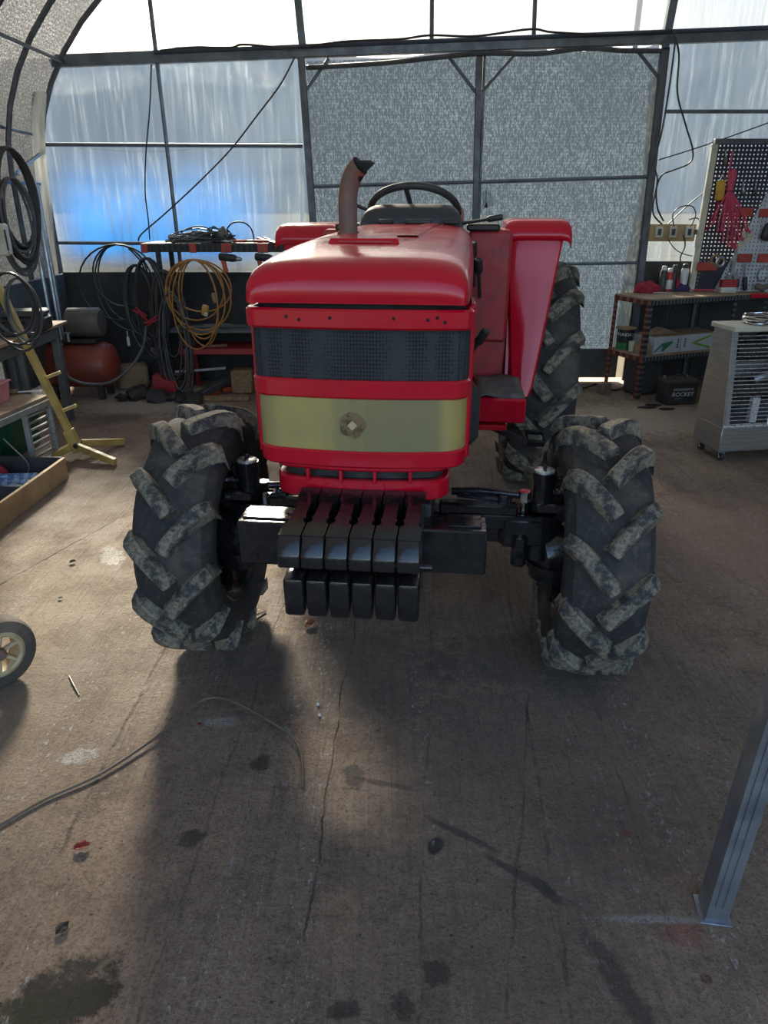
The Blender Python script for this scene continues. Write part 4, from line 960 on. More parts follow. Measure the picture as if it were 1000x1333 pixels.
# rods on the rack's middle shelf and on the bench
for i, (u0, v0, u1, v1, r) in enumerate([(232, 424, 262, 428, .014), (240, 428, 318, 421, .012), (262, 430, 300, 424, .016)]):
    p = W(u0, v0, 6.1); q = W(u1, v1, 6.15); p.z = q.z = zm+.01+r; p.y += i*.045; q.y += i*.045
    mb = MB(); mb.cyl(p, q, r, 8); single('steel_rod', mb, M['motor'], 'short dull steel rod lying on the middle shelf of the rack', 'rod', 'rods on the middle shelf')
p = W(262, 448, 6.05); q = W(296, 452, 6.1); p.z = q.z = zb+.037; mb = MB(); mb.bar(p, q, .03, .02, .003); single('wood_stick', mb, M['wood'], 'short wooden stick lying on the red bench', 'stick')
p = W(246, 444, 6.12); mb = MB(); mb.box((p.x, p.y, zb+.025+.035), (.11, .08, .07), None, .012); single('small_motor', mb, M['motor'], 'small dark motor block sitting on the red bench', 'motor')
# scrap along the foot of the wall
p = G(216, 515); tt = thing('red_jack_stand', 'faded red steel block on the floor by the rack upright', 'block', p)
mb = MB(); mb.prism([(-.10, 0), (.10, 0), (.085, .12), (.0, .13), (-.03, .17), (-.10, .17)], frame(p, EX, EZ), -.12, .0, .006); part(tt, 'block_body', mb, M['red_dull'], world=True)
mb = MB(); mb.box(p+Vector((0, .0, .015)), (.22, .16, .03), None, .004); part(tt, 'block_foot', mb, M['engine'], world=True)
p, q = G(224, 507), G(296, 504); p.z, q.z = .15, .17
mb = MB(); mb.cyl(p, q, .012, 10); single('pale_rod', mb, M['whiteplastic'], 'pale straight rod lying across the scrap by the wall', 'rod')
scr = [('scrap_beam', (262, 520), (318, 505), .07, 'darkgrey', 'dark angle bar leaning on the scrap by the wall', 'bar'), ('scrap_plank', (240, 512), (285, 510), .05, 'wood', 'grey weathered plank in the scrap under the pale rod', 'plank'),
       ('orange_bar', (264, 519), (285, 513), .045, 'orange_tool', 'short orange bar lying in the floor scrap', 'bar'), ('orange_bar', (290, 512), (306, 509), .05, 'orange_tool', 'second orange piece right beside the wooden block', 'bar')]
for nm, a, b, th, mt, lab, cat in scr:
    p, q = G(*a), G(*b); p.z = q.z = th/2+.002
    if nm == 'scrap_beam': q.z += .12
    mb = MB(); mb.bar(p, q, th, th*.8, .006); single(nm, mb, M[mt], lab, cat)
p = G(315, 514); mb = MB(); mb.box(p+Vector((0, .1, .10)), (.18, .16, .20), None, .012); single('wood_block', mb, M['wood'], 'square wooden block on the floor beside the tractor nose', 'block')
p = G(285, 522); mb = MB(); mb.bar(p+Vector((-.2, 0, .02)), p+Vector((.25, .02, .02)), .08, .035, .004); single('floor_plank', mb, M['wood'], 'flat wooden plank on the floor before the scrap', 'plank')
p = G(170, 508); mb = MB(); mb.box(p+Vector((0, .12, .1)), (.26, .2, .2), (0, 0, .3), .02); single('cardboard_box', mb, M['cardboard'], 'squat brown box on the floor next to the compressor', 'box')
rn = random.Random(9)
for i, (u, v) in enumerate([(185, 512), (196, 518), (240, 524), (178, 519), (205, 522), (252, 526), (228, 521), (160, 522)]):
    p = G(u, v); mb = MB(); s_ = rn.uniform(.05, .10)
    b_ = bmesh.new(); bmesh.ops.create_icosphere(b_, subdivisions=2, radius=s_)
    for vv in b_.verts: vv.co *= 1+rn.uniform(-.25, .25); vv.co.z = max(vv.co.z*.6, -.03)
    b_.transform(Matrix.Translation(p+Vector((0, 0, .03)))); mb.merge(b_)
    single('scrap_lump', mb, M['engine'], 'dark lump of scrap on the floor by the black wall board', 'scrap', 'scrap lumps at the wall')

# ---- compressor
c = G(118, 522); c = Vector((c.x-.06, c.y+.16, 0))
comp = thing('air_compressor', 'red tank air compressor behind the steel workbench', 'compressor', c)
r_ = .185; zc = .27; xa, xb = c.x-.34, c.x+.20
MXx = Matrix.Translation((xa, c.y, zc)) @ Matrix.Rotation(PI/2, 4, 'Y')
L = xb-xa
part(comp, 'tank', MB().lathe([(0, -.08), (r_*.5, -.065), (r_*.87, -.03), (r_, .02), (r_, L-.02), (r_*.87, L+.03), (r_*.5, L+.065), (0, L+.08)], 28, MXx), M['tank'], world=True)
zt = zc+r_
part(comp, 'motor', MB().lathe([(0, -.16), (.085, -.16), (.115, -.14), (.118, .10), (.10, .125), (.03, .13), (0, .13)], 24, Matrix.Translation((c.x+.05, c.y+.05, zt+.15)) @ Matrix.Rotation(PI/2, 4, 'Y')), M['motor'], world=True)
part(comp, 'motor_plate', MB().box((c.x-.10, c.y+.02, zt+.015), (.50, .22, .03), None, .004), M['engine'], world=True)
part(comp, 'pump_block', MB().box((c.x-.26, c.y, zt+.12), (.12, .14, .2), None, .012).box((c.x-.26, c.y, zt+.25), (.09, .1, .08), None, .01), M['engine'], world=True)
part(comp, 'valve', MB().cyl((c.x-.06, c.y-.1, zt+.02), (c.x-.06, c.y-.1, zt+.09), .012, 8).cyl((c.x-.09, c.y-.1, zt+.085), (c.x-.03, c.y-.1, zt+.085), .01, 8), M['toolsteel'], world=True)
part(comp, 'copper_pipe', MB().tube(smoothpath([(c.x-.2, c.y-.08, zt+.16), (c.x-.3, c.y-.14, zt+.1), (c.x-.34, c.y-.16, zt-.02), (c.x-.25, c.y-.15, zt-.06)], 5), .011, 8), M['toolsteel'], world=True)
for x in (xa+.1, xb-.06):
    for s in (-1, 1): part(comp, 'foot', MB().box((x, c.y+s*.1, .05), (.05, .04, .14), None, .004), M['engine'], world=True)

# ---- steel workbench along the left wall
fx = -2.22; yn, yfv = 3.6, 5.02; zt = .70
leg = G(100, 548); fx = leg.x-.02; yfv = leg.y+.03
wb = thing('workbench', 'grey steel workbench with plywood top along the side wall', 'workbench', (-2.5, 4.3, 0))
def wp(nm, mb, mat): return part(wb, nm, mb, M[mat], world=True)
mb = MB(); mb.box((-2.48, (yn+yfv+.15)/2, zt), (abs(-2.48-fx)*2, yfv+.15-yn, .022), None, .003); wp('bench_top', mb, 'woodtop')
for y in (yn+.1, yfv):
    for x in ((fx-.04, -2.72) if y == yfv else (-2.72,)): mb = MB(); mb.bar((x, y, 0), (x, y, zt-.012), .055, .055, .004); wp('leg', mb, 'steelpaint')
mb = MB(); mb.bar((fx-.04, yn+.02, zt-.055), (fx-.04, yfv+.03, zt-.055), .05, .075, .004); wp('apron_rail', mb, 'steelpaint')
mb = MB(); mb.bar((-2.72, yfv, zt-.055), (fx-.04, yfv, zt-.055), .05, .075, .004); wp('apron_rail', mb, 'steelpaint')
mb = MB(); mb.bar((fx-.04, yfv-.55, .0), (fx-.04, yfv-.55, zt-.09), .035, .035, .004); wp('leg', mb, 'steelpaint')
zt += .011
p = Vector((-2.42, 4.92, zt)); tt = thing('tool_case', 'black plastic tool case on the far end of the workbench', 'tool case', p)
part(tt, 'case_body', MB().box(p+Vector((0, 0, .045)), (.28, .20, .09), (0, 0, .15), .012), M['blackp'], world=True)
part(tt, 'case_lid', MB().box(p+Vector((0, 0, .112)), (.27, .19, .045), (0, 0, .15), .014), M['darkgrey'], world=True)
part(tt, 'case_handle', MB().tube(smoothpath([p+Vector((-.1, -.105, .06)), p+Vector((-.1, -.14, .075)), p+Vector((.02, -.13, .075)), p+Vector((.02, -.1, .06))], 4), .009, 8), M['blackp'], world=True)
p = Vector((-2.33, 4.55, zt+.012)); tt = thing('grease_gun', 'black handled tool lying on the plywood top before the case', 'tool', p)
part(tt, 'tool_barrel', MB().cyl(p+Vector((-.16, .02, .006)), p+Vector((.02, .05, .006)), .012, 10), M['blackp'], world=True)
part(tt, 'tool_grip', MB().cyl(p+Vector((.02, .05, .006)), p+Vector((.11, .065, .006)), .018, 10), M['blackp'], world=True)
p = Vector((-2.32, 4.1, zt)); mb = MB(); mb.box(p+Vector((-.02, 0, .06)), (.1, .3, .12), (0, 0, .2), .02); single('parts_bin', mb, M['darkgrey'], 'dark parts bin on the near end of the workbench', 'bin')
# cable draped on the bench
hc = W(8, 352, 4.15)
mb = MB().tube(coil(Vector((hc.x, 4.15, hc.z-.21)), Vector((.96, .28, 0)), EZ, .13, .20, 4, .2, 31), .0075, 7); single('cable_coil', mb, M['cable'], 'black cable loops hung over the yellow stand', 'cable')
hc = W(20, 360, 4.18)
mb = MB().tube(coil(Vector((hc.x, 4.2, hc.z-.18)), Vector((.96, .28, 0)), EZ, .08, .17, 3, .2, 32), .006, 7); single('cable_coil', mb, M['cablegrey'], 'thin grey cable loops on the yellow stand beside the black ones', 'cable')
# big coils and switch box on the left wall
hc = XP(6, 190, -2.62)
mb = MB().tube(coil(Vector((hc.x, hc.y, hc.z-.36)), Vector((.35, .94, 0)), EZ, .17, .35, 12, .15, 41, thick=.04), .012, 7); single('cable_coil', mb, M['cable'], 'large heavy black cable coil hanging on the side wall above the workbench', 'cable')
mb = MB().tube(coil(Vector((hc.x+.03, hc.y-.05, hc.z-.5)), Vector((.35, .94, 0)), EZ, .15, .30, 6, .2, 42, thick=.04), .009, 7); single('cable_coil', mb, M['cablegrey'], 'grey cable loops hanging in front of the heavy black coil', 'cable')
p = XP(2, 312, -2.55)
tt = thing('switch_box', 'beige electrical switch box below the wall cable coils', 'switch box', p)
part(tt, 'box_body', MB().box(p, (.09, .14, .20), (0, .0, .3), .012), M['cream'], world=True)
part(tt, 'box_door', MB().box(p+Vector((.045, -.014, .0)), (.012, .09, .13), (0, 0, .3), .004), M['darkgrey'], world=True)
part(tt, 'box_bracket', MB().bar(p+Vector((-.04, 0, 0)), Vector((-2.80, p.y, p.z)), .04, .06, .003), M['bar'], world=True)

# ---- yellow stand
ySt = 4.34
kb = W(98, 578, ySt); kt = W(-14, 350, ySt)
st_ = thing('yellow_stand', 'leaning yellow steel stand with two splayed feet', 'stand', (kb.x, kb.y, 0))
def yp(nm, mb, mat='yellow'): return part(st_, nm, mb, M[mat], world=True)
k2 = kb + (kt-kb)*.55
yp('pole', MB().bar(kb, kb+(kt-kb)*1.0, .042, .042, .004))
yp('pole_sleeve', MB().bar(kb-(kt-kb).normalized()*.05, kb+(kt-kb).normalized()*.10, .058, .058, .004))
f1, f2 = G(151, 606), G(162, 579)
f1.z = f2.z = .022
yp('foot_leg', MB().bar(kb+Vector((.02, -.02, -.01)), f1, .034, .044, .004)); yp('foot_leg', MB().bar(kb+Vector((.03, .02, .0)), f2, .034, .044, .004))
f3 = G(70, 598); f3.z = .02; yp('foot_leg', MB().bar(kb+Vector((-.02, -.02, -.01)), f3, .05, .04, .004))
yp('hinge_bolt', MB().cyl(kb+Vector((.02, -.05, 0)), kb+Vector((.02, .05, 0)), .016, 8), 'engine')
for v_ in (488, 533):
    tq = (578-v_)/(578-350.0); b0 = kb+(kt-kb)*tq
    yp('peg', MB().bar(b0, b0+Vector((.10, .03, .035)), .02, .02, .003))

# ---- low slatted table with a pink tub
zt = .40
a = G(63, 514, zt); b = G(0, 541, zt)
tb = thing('slatted_table', 'low aluminium table with plywood top and slatted end panel', 'table', (a.x-.2, (a.y+b.y)/2, 0))
def tp(nm, mb, mat): return part(tb, nm, mb, M[mat], world=True)
xa_, ya_ = a.x+.0, a.y
mb = MB(); dv = (b-a); dv.z = 0; ln = dv.length; dn_ = dv.normalized(); nb = Vector((dn_.y, -dn_.x, 0))
if nb.x > 0: nb = -nb
P0 = Vector((a.x, a.y, 0)); P1 = P0+dn_*(ln+.35)
mb.add([P0+EZ*(zt-.02), P1+EZ*(zt-.02), P1+nb*.42+EZ*(zt-.02), P0+nb*.42+EZ*(zt-.02), P0+EZ*zt, P1+EZ*zt, P1+nb*.42+EZ*zt, P0+nb*.42+EZ*zt], [(3, 2, 1, 0), (4, 5, 6, 7), (0, 1, 5, 4), (1, 2, 6, 5), (2, 3, 7, 6), (3, 0, 4, 7)]); tp('table_top', mb, 'woodtop')
tp('top_rail', MB().bar(P0+EZ*(zt-.04), P1+EZ*(zt-.04), .03, .04, .003), 'slatmetal')
q0 = P0+dn_*.02; q1 = P0+dn_*.27
for q in (q0, q1, P1): tp('leg', MB().bar(Vector((q.x, q.y, 0)), Vector((q.x, q.y, zt-.06)), .03, .03, .003), 'slatmetal')
for q in (P0, P1): tp('leg', MB().bar(q+nb*.4, q+nb*.4+EZ*(zt-.02), .03, .03, .003), 'slatmetal')
for k in range(8):
    z = .03+.042*k; tp('slat', MB().bar(q0+EZ*z, q1+EZ*z, .018, .012, .002), 'slatmetal')
pc = G(0, 524, zt); pc = Vector((pc.x-.03, pc.y, zt))
tub = thing('pink_tub', 'pink plastic tub on the low slatted table', 'tub', pc)
part(tub, 'tub_wall', MB().loft([[pc+Vector((sx_*w_*.5, sy_*w_*.5, z_)) for sx_, sy_ in ((-1, -1), (1, -1), (1, 1), (-1, 1))] for w_, z_ in ((.12, .004), (.145, .12), (.135, .12), (.11, .012))], ring=True, caps=True), M['pink'], world=True)
part(tub, 'tub_rim', MB().loft([[pc+Vector((sx_*w_*.5, sy_*w_*.5, z_)) for sx_, sy_ in ((-1, -1), (1, -1), (1, 1), (-1, 1))] for w_, z_ in ((.143, .115), (.165, .115), (.165, .123), (.143, .123), (.143, .115))], ring=True), M['pink'], world=True)
p = G(24, 513, zt); tt = thing('hand_file', 'wooden-handled file lying on the low table by the pink tub', 'file', (p.x, p.y, zt))
part(tt, 'file_grip', MB().cyl((p.x-.08, p.y-.02, zt+.018), (p.x+.0, p.y, zt+.018), .016, 10), M['wood'], world=True)
part(tt, 'file_blade', MB().bar((p.x, p.y, zt+.014), (p.x+.13, p.y+.05, zt+.010), .018, .007, .001), M['whiteplastic'], world=True)
# green bin below the table
p = G(20, 588); tt = thing('green_crate', 'dark green ribbed plastic tub tipped under the low table', 'tub', p)
gm = MB(); base = Vector((p.x-.10, p.y+.02, .005)); Rg = Matrix.Translation(base) @ Matrix.Rotation(-.25, 4, 'Y')
Rg = Matrix.Translation(base+Vector((0, 0, .03))) @ Matrix.Rotation(-.0, 4, 'Y')
gm.loft([[Rg @ Vector((sx_*w_*.5-.02*z_, sy_*w_*.45, z_)) for sx_, sy_ in ((-1, -1), (1, -1), (1, 1), (-1, 1))] for w_, z_ in ((.34, -.03), (.44, .24), (.42, .24), (.32, -.01))], ring=True, caps=True)
part(tt, 'tub_wall', gm, M['green'], world=True)
for k in range(6):
    f_ = (k+.5)/6; q0 = Rg @ Vector((-.17+.34*f_, -.155, -.03)); q1 = Rg @ Vector((-.22+.44*f_, -.20, .24)); part(tt, 'rib', MB().bar(q0, q1, .014, .014), M['green'], world=True)

# ---- wooden tray of parts
a = G(88, 622); b = G(0, 690)
zt = .13
d = (b-a).normalized(); nrm = Vector((d.y, -d.x, 0)); nrm = -nrm if nrm.x > 0 else nrm
Lb = (b-a).length+.35; P0, P1 = a, a+d*Lb
tray = thing('wooden_tray', 'shallow pine tray of parts on the floor before the low table', 'tray', (P0+P1)/2+nrm*.3)
def trp(nm, mb, mat): return part(tray, nm, mb, M[mat], world=True)
trp('side_board', MB().bar(P0+EZ*zt/2, P1+EZ*zt/2, .02, zt, .003), 'woodlight')
trp('side_board', MB().bar(P0+nrm*.6+EZ*zt/2, P1+nrm*.6+EZ*zt/2, .02, zt, .003), 'woodlight')
trp('end_board', MB().bar(P0+EZ*zt/2+nrm*.012, P0+nrm*.588+EZ*zt/2, .02, zt, .003), 'darkgrey')
trp('end_board', MB().bar(P1+EZ*zt/2+nrm*.012, P1+nrm*.588+EZ*zt/2, .02, zt, .003), 'woodlight')
mb = MB(); mb.add([P0+EZ*.012, P1+EZ*.012, P1+nrm*.6+EZ*.012, P0+nrm*.6+EZ*.012, P0+EZ*.002, P1+EZ*.002, P1+nrm*.6+EZ*.002, P0+nrm*.6+EZ*.002], [(0, 1, 2, 3), (7, 6, 5, 4), (0, 4, 5, 1), (1, 5, 6, 2), (2, 6, 7, 3), (3, 7, 4, 0)]); trp('tray_floor', mb, 'darkgrey')
trp('divider', MB().bar(P0+d*.42+nrm*.015+EZ*.06, P0+d*.42+nrm*.58+EZ*.06, .014, .10, .002), 'darkgrey')
for i, (s_, o_, ln_, lab) in enumerate([(.16, .05, .3, 'blue and white wrapped tube nearest the tray side board'), (.23, .07, .26, 'second blue and white tube in the wooden tray'), (.30, .10, .28, 'third blue and white tube by the tray divider')]):
    q = P0+d*s_+nrm*(.04+o_); z_ = .062
    tt = thing('sealant_tube', lab, 'tube', (q.x, q.y, .012))
    part(tt, 'tube_body', MB().cyl(q+EZ*z_, q+nrm*ln_*.8+d*.03+EZ*z_, .026, 14), M['blueplastic'], world=True)
    part(tt, 'tube_nozzle', MB().tube([q+EZ*z_, q-nrm*.03-d*.003+EZ*z_], [.012, .006], 10), M['whiteplastic'], world=True)
    part(tt, 'tube_rest', MB().box(q+nrm*ln_*.4+EZ*.024, (.03, .03, .024)), M['darkgrey'], world=True)
q = P0+d*.12+nrm*.36
mb = MB(); b_ = bmesh.new(); bmesh.ops.create_icosphere(b_, subdivisions=3, radius=.07); rn = random.Random(5)
for vv in b_.verts: vv.co *= 1+.22*math.sin(vv.co.x*60)*math.cos(vv.co.y*50)+rn.uniform(-.05, .05); vv.co.z = max(vv.co.z*.8, -.04)
b_.transform(Matrix.Translation(q+EZ*.055)); mb.merge(b_); single('red_rag', mb, M['redcloth'], 'crumpled red rag in the wooden tray', 'rag')
mb = MB(); q = P0+d*.05+nrm*.22; mb.tube(smoothpath([q+EZ*.02, q+Vector((.02, .01, .1)), q+Vector((-.06, .02, .2)), q+Vector((-.1, .02, .25))], 4), .004, 6); single('wire_hook', mb, M['toolsteel'], 'thin bent wire sticking up from the wooden tray', 'wire')

# ---- hand cart wheel at the left edge
wc = G(13, 893); R_ = .125
ctr = Vector((wc.x-.03, wc.y+.02, R_))
cart = thing('hand_cart', 'hand cart with dusty rubber wheels and cream spoked rim', 'cart', (ctr.x-.2, ctr.y, 0))
axd = Vector((.80, -.60, 0)).normalized(); Mx = frame(ctr, EZ, axd.cross(EZ)); 
Mx = Matrix((axd.cross(EZ).normalized(), EZ, axd)).transposed().to_4x4()
if Mx.determinant() < 0: Mx = Matrix((EZ.cross(axd).normalized(), EZ, axd)).transposed().to_4x4()
def cwheel(cc):
    Mw = Matrix.Translation(cc) @ Mx
    ty = part(cart, 'cart_tyre', MB().lathe([(.078, -.035), (.10, -.040), (.118, -.036), (R_, -.018), (R_, .018), (.118, .036), (.10, .040), (.078, .035), (.074, 0)], 36, Mw, closed=True), M['cartrubber'], world=True)
    rm = part(ty, 'cart_rim', MB().lathe([(.080, .036), (.070, .040), (.062, .034), (.062, -.03), (.080, -.03)], 36, Mw, closed=True), M['cartrim'])
    rm.data.transform(cart.matrix_world.inverted())
    for k in range(6):
        a_ = 2*PI*k/6+.3; o = part(ty, 'spoke', MB().bar(Mw @ Vector((.016*math.cos(a_), .016*math.sin(a_), .016)), Mw @ Vector((.068*math.cos(a_), .068*math.sin(a_), .026)), .015, .012, .002), M['cartrim']); o.data.transform(cart.matrix_world.inverted())
    o = part(ty, 'hub', MB().lathe([(0, .045), (.012, .045), (.020, .036), (.022, -.03), (0, -.03)], 16, Mw), M['rust']); o.data.transform(cart.matrix_world.inverted())
cwheel(ctr); cwheel(ctr-axd*.42)
part(cart, 'axle', MB().cyl(ctr-axd*.46, ctr-axd*.03, .009, 10), M['bar'], world=True)
bk = Mx.to_3x3() @ Vector((1, 0, 0)); bk = bk if bk.y > 0 else -bk
part(cart, 'cart_frame', MB().bar(ctr-axd*.10+EZ*.02, ctr-axd*.10+EZ*.95-bk*.2, .03, .03, .003).bar(ctr-axd*.34+EZ*.02, ctr-axd*.34+EZ*.95-bk*.2, .03, .03, .003).bar(ctr-axd*.08+EZ*.93-bk*.195, ctr-axd*.36+EZ*.93-bk*.195, .03, .03, .003), M['yellow'], world=True)
part(cart, 'toe_plate', MB().bar(ctr-axd*.06-bk*.13-EZ*.10, ctr-axd*.38-bk*.13-EZ*.10, .16, .006), M['yellow'], world=True)
# ================================================================== right side of the workshop
# ---- slotted-angle shelf
zt, zl = .80, .355
FL, FR, BL = G(847, 391, zt), G(962, 384, zt), G(806, 380, zt)
exd = (FR-FL); exd.z = 0; Wd = exd.length; exd.normalize(); eyd = Vector((-exd.y, exd.x, 0)); Dp = max(.42, (BL-FL).dot(eyd)); Dp = .42
Ms = frame(FL*1, exd, eyd); Ms.translation = (FL.x, FL.y, 0)
shelf = thing('steel_shelf', 'slotted-angle steel shelf with board tops beside the gate', 'shelf', Ms @ Vector((Wd/2, Dp/2, 0)))
def L_(x, y, z): return Ms @ Vector((x, y, z))
def spt(nm, mb, mat): return part(shelf, nm, mb, M[mat], world=True)
for (x, y, mt) in [(0, 0, 'angle_grey_z'), (Wd, 0, 'angle_grey_z'), (0, Dp, 'angle_dark_z'), (Wd, Dp, 'angle_dark_z')]:
    sx_ = 1 if x == 0 else -1; sy_ = 1 if y == 0 else -1
    spt('upright', MB().bar(L_(x+sx_*.018, y, 0), L_(x+sx_*.018, y, zt), .036, .004, up=eyd), mt)
    spt('upright_flange', MB().bar(L_(x, y+sy_*.018, 0), L_(x, y+sy_*.018, zt), .036, .004, up=exd), 'angle_red_z' if x == 0 else mt)
Wf = Wd+.35
for z in (zt, zl):
    spt('front_rail', MB().bar(L_(0, -.004, z-.022), L_(Wf, -.004, z-.022), .004, .036), 'angle_grey')
    spt('side_rail', MB().bar(L_(-.003, 0, z-.022), L_(-.003, Dp, z-.022), .004, .036), 'angle_red')
    mb = MB(); mb.prism([(0, 0), (Wf, 0), (Wf, Dp), (0, Dp)], Ms, z-.004, z+.008); spt('shelf_board', mb, 'woodtop')
spt('upright', MB().bar(L_(Wf-.018, 0, 0), L_(Wf-.018, 0, zt), .036, .004, up=eyd), 'angle_grey_z'); spt('upright', MB().bar(L_(Wf-.018, Dp, 0), L_(Wf-.018, Dp, zt), .036, .004, up=eyd), 'angle_dark_z')
zt += .008; zl += .008
def on(u, v, z):
    p_ = G(u, v, z); l_ = Ms.inverted() @ p_
    if l_.y > Dp-.05: p_ = p_ - (p_-Vector((0, 0, z))).normalized()*0 - Vector((p_.x, p_.y, 0))*((l_.y-(Dp-.05))/max(.1, Vector((p_.x, p_.y, 0)).dot(eyd)))
    return p_
# spray cans and bottles
def can(nm, p, r, h, body, cap, label, collar=None, cat='spray can'):
    tt = thing(nm, label, cat, p)
    part(tt, 'can_body', MB().lathe([(0, 0), (r, 0), (r, h*.78), (r*.8, h*.84), (0, h*.84)], 18, Matrix.Translation(p)), M[body], world=True)
    part(tt, 'cap', MB().lathe([(0, h*.82), (r*.72, h*.82), (r*.72, h*.96), (r*.5, h), (0, h)], 16, Matrix.Translation(p)), M[cap], world=True)
    if collar: part(tt, 'label_band', MB().lathe([(r*1.01, h*.12), (r*1.03, h*.13), (r*1.03, h*.5), (r*1.01, h*.51)], 18, Matrix.Translation(p)), M[collar], world=True)
can('spray_can', on(869, 379, zt), .030, .19, 'red_can', 'whiteplastic', 'red and white spray can at the front of the shelf top', 'white_can')
can('spray_can', on(862, 372.5, zt), .030, .21, 'darkgrey', 'whiteplastic', 'dark spray can with pale cap behind the red can')
can('spray_can', on(889, 372, zt), .032, .22, 'white_can', 'darkgrey', 'tall white spray can in the middle of the shelf top')
can('squeeze_bottle', on(905, 377, zt), .032, .20, 'yellow_can', 'blackp', 'yellow bottle with white label and black nozzle', 'white_can', 'bottle')
can('spray_can', on(876, 371.5, zt), .028, .215, 'blackp', 'darkgrey', 'black spray can between the dark and white cans')
can('small_jar', on(898, 371.5, zt), .03, .13, 'engine', 'darkgrey', 'small dark jar behind the yellow bottle', None, 'jar')
def rag(nm, p, rx, ry, h, mat, label, seed):
    b_ = bmesh.new(); bmesh.ops.create_icosphere(b_, subdivisions=3, radius=1.0); rn = random.Random(seed); ph = rn.uniform(0, 6)
    for vv in b_.verts:
        k = 1+.16*math.sin(vv.co.x*7+ph)*math.cos(vv.co.y*6)+.1*math.sin(vv.co.y*13+vv.co.z*9)
        vv.co = Vector((vv.co.x*rx*k, vv.co.y*ry*k, max(vv.co.z, -.25)*h*k)); vv.co.z = max(vv.co.z, -.2*h)
    b_.transform(Matrix.Translation(Vector(p)+EZ*.2*h)); mb = MB(); mb.merge(b_); return single(nm, mb, M[mat], label, 'rag')
rag('red_rag', on(842, 380, zt), .11, .07, .075, 'redcloth', 'red rag bunched on the shelf corner by the gate', 1)
rag('navy_rag', on(884, 378, zt), .09, .06, .055, 'bluecloth', 'navy rag in front of the white spray can', 2)
rag('red_cap_rag', on(879, 375.5, zt), .035, .03, .10, 'redcloth', 'small red bundle between the spray cans', 3)
wireheap('pink_string', tuple(on(915, 379, zt)), .17, .035, .015, 40, 8, 'pinkrope', 'loose pink cord strewn along the shelf edge', .0045)
wireheap('pale_string', tuple(on(860, 382, zt)), .10, .03, .012, 24, 9, 'whiteplastic', 'pale string scraps beside the red rag', .003)
# lower shelf: tin, cup, pouch, cartons
p = on(815, 449, zl); p = L_(.08, .325, zl)
tin = thing('paint_tin', 'black and green tin with white lettering on the lower shelf', 'tin', p)
part(tin, 'tin_body', MB().lathe([(0, .058), (.068, .058), (.068, .165), (.060, .17), (0, .17)], 28, Matrix.Translation(p)), M['can_black'], world=True)
part(tin, 'tin_base', MB().lathe([(0, 0), (.066, 0), (.066, .06), (0, .06)], 28, Matrix.Translation(p)), M['can_green'], world=True)
part(tin, 'tin_lid', MB().lathe([(0, .168), (.085, .168), (.085, .178), (0, .178)], 28, Matrix.Translation(p)), M['cardboard'], world=True)
dirc = (Vector((0, 0, 0))-Vector((p.x, p.y, 0))).normalized()
def wrap_text(tt, nm, s, size, cen, r, zz, a0, mat):
    n = len(s); st_a = size*.72/r
    for i, ch in enumerate(s):
        a = a0+(i-(n-1)/2)*st_a
        nrm_ = Vector((dirc.x*math.cos(a)-dirc.y*math.sin(a), dirc.x*math.sin(a)+dirc.y*math.cos(a), 0))
        rt2 = EZ.cross(nrm_).normalized()
        Mt = Matrix((rt2, EZ, nrm_)).transposed().to_4x4(); Mt.translation = Vector((cen.x, cen.y, zz))+nrm_*(r+.0006)
        o = text_part(tt, 'letter', ch, size, tt.matrix_world.inverted() @ Mt, mat)
wrap_text(tin, 'letter', 'HYUNDAI', .036, p, .068, p.z+.125, -.12, M['white_print'])
p = L_(.05, .19, zl); tt = thing('plastic_cup', 'pale plastic cup on the lower shelf by the tin', 'cup', p)
part(tt, 'cup_wall', MB().lathe([(0, .003), (.026, .003), (.034, .085), (.031, .085), (.024, .006), (0, .006)], 18, Matrix.Translation(p)), M['cream'], world=True)
p = L_(.065, .08, zl); mb = MB(); mb.loft([[p+exd*(sx_*a_)+eyd*(sy_*b_)+EZ*z_ for sx_, sy_ in ((-1, -1), (1, -1), (1, 1), (-1, 1))] for a_, b_, z_ in ((.04, .05, .0), (.045, .05, .06), (.03, .012, .125))], ring=True, caps=True); single('paper_pouch', mb, M['cardboard'], 'tan paper pouch next to the pale cup', 'pouch')
def carton(x, w_, d_, h_, label, chev, dark):
    p = L_(x+w_/2, .02+d_/2, zl); tt = thing('carton', label, 'carton', p)
    part(tt, 'carton_body', MB().box(p+EZ*h_/2, (w_, d_, h_), frame(Vector((0, 0, 0)), exd, eyd), .003), M['carton'], world=True)
    Mf = Matrix((exd, EZ, exd.cross(EZ))).transposed().to_4x4(); Mf.translation = L_(x+w_/2, .0195, zl+h_/2)
    for poly in chev:
        mb = MB(); mb.prism(poly, Mf, 0, .0012) if Mf.determinant() > 0 else mb.prism(poly, Mf, -.0012, 0); part(tt, 'printed_mark', mb, M[dark], world=True)
    for k in range(4):
        mb = MB(); mb.prism([(w_*.36 if dark == 'green_mark2' else -w_*.42, -.03+k*.02), ((w_*.36 if dark == 'green_mark2' else -w_*.42)+.014, -.03+k*.02), ((w_*.36 if dark == 'green_mark2' else -w_*.42)+.014, -.018+k*.02), (w_*.36 if dark == 'green_mark2' else -w_*.42, -.018+k*.02)], Mf, 0, .0012); part(tt, 'printed_block', mb, M['navy_print'], world=True)
    part(tt, 'lid_flap', MB().box(p+EZ*(h_+.004), (w_*.96, d_*.9, .006), frame(Vector((0, 0, 0)), exd, eyd) @ Matrix.Rotation(.02, 4, 'X')), M['cardboard'], world=True)
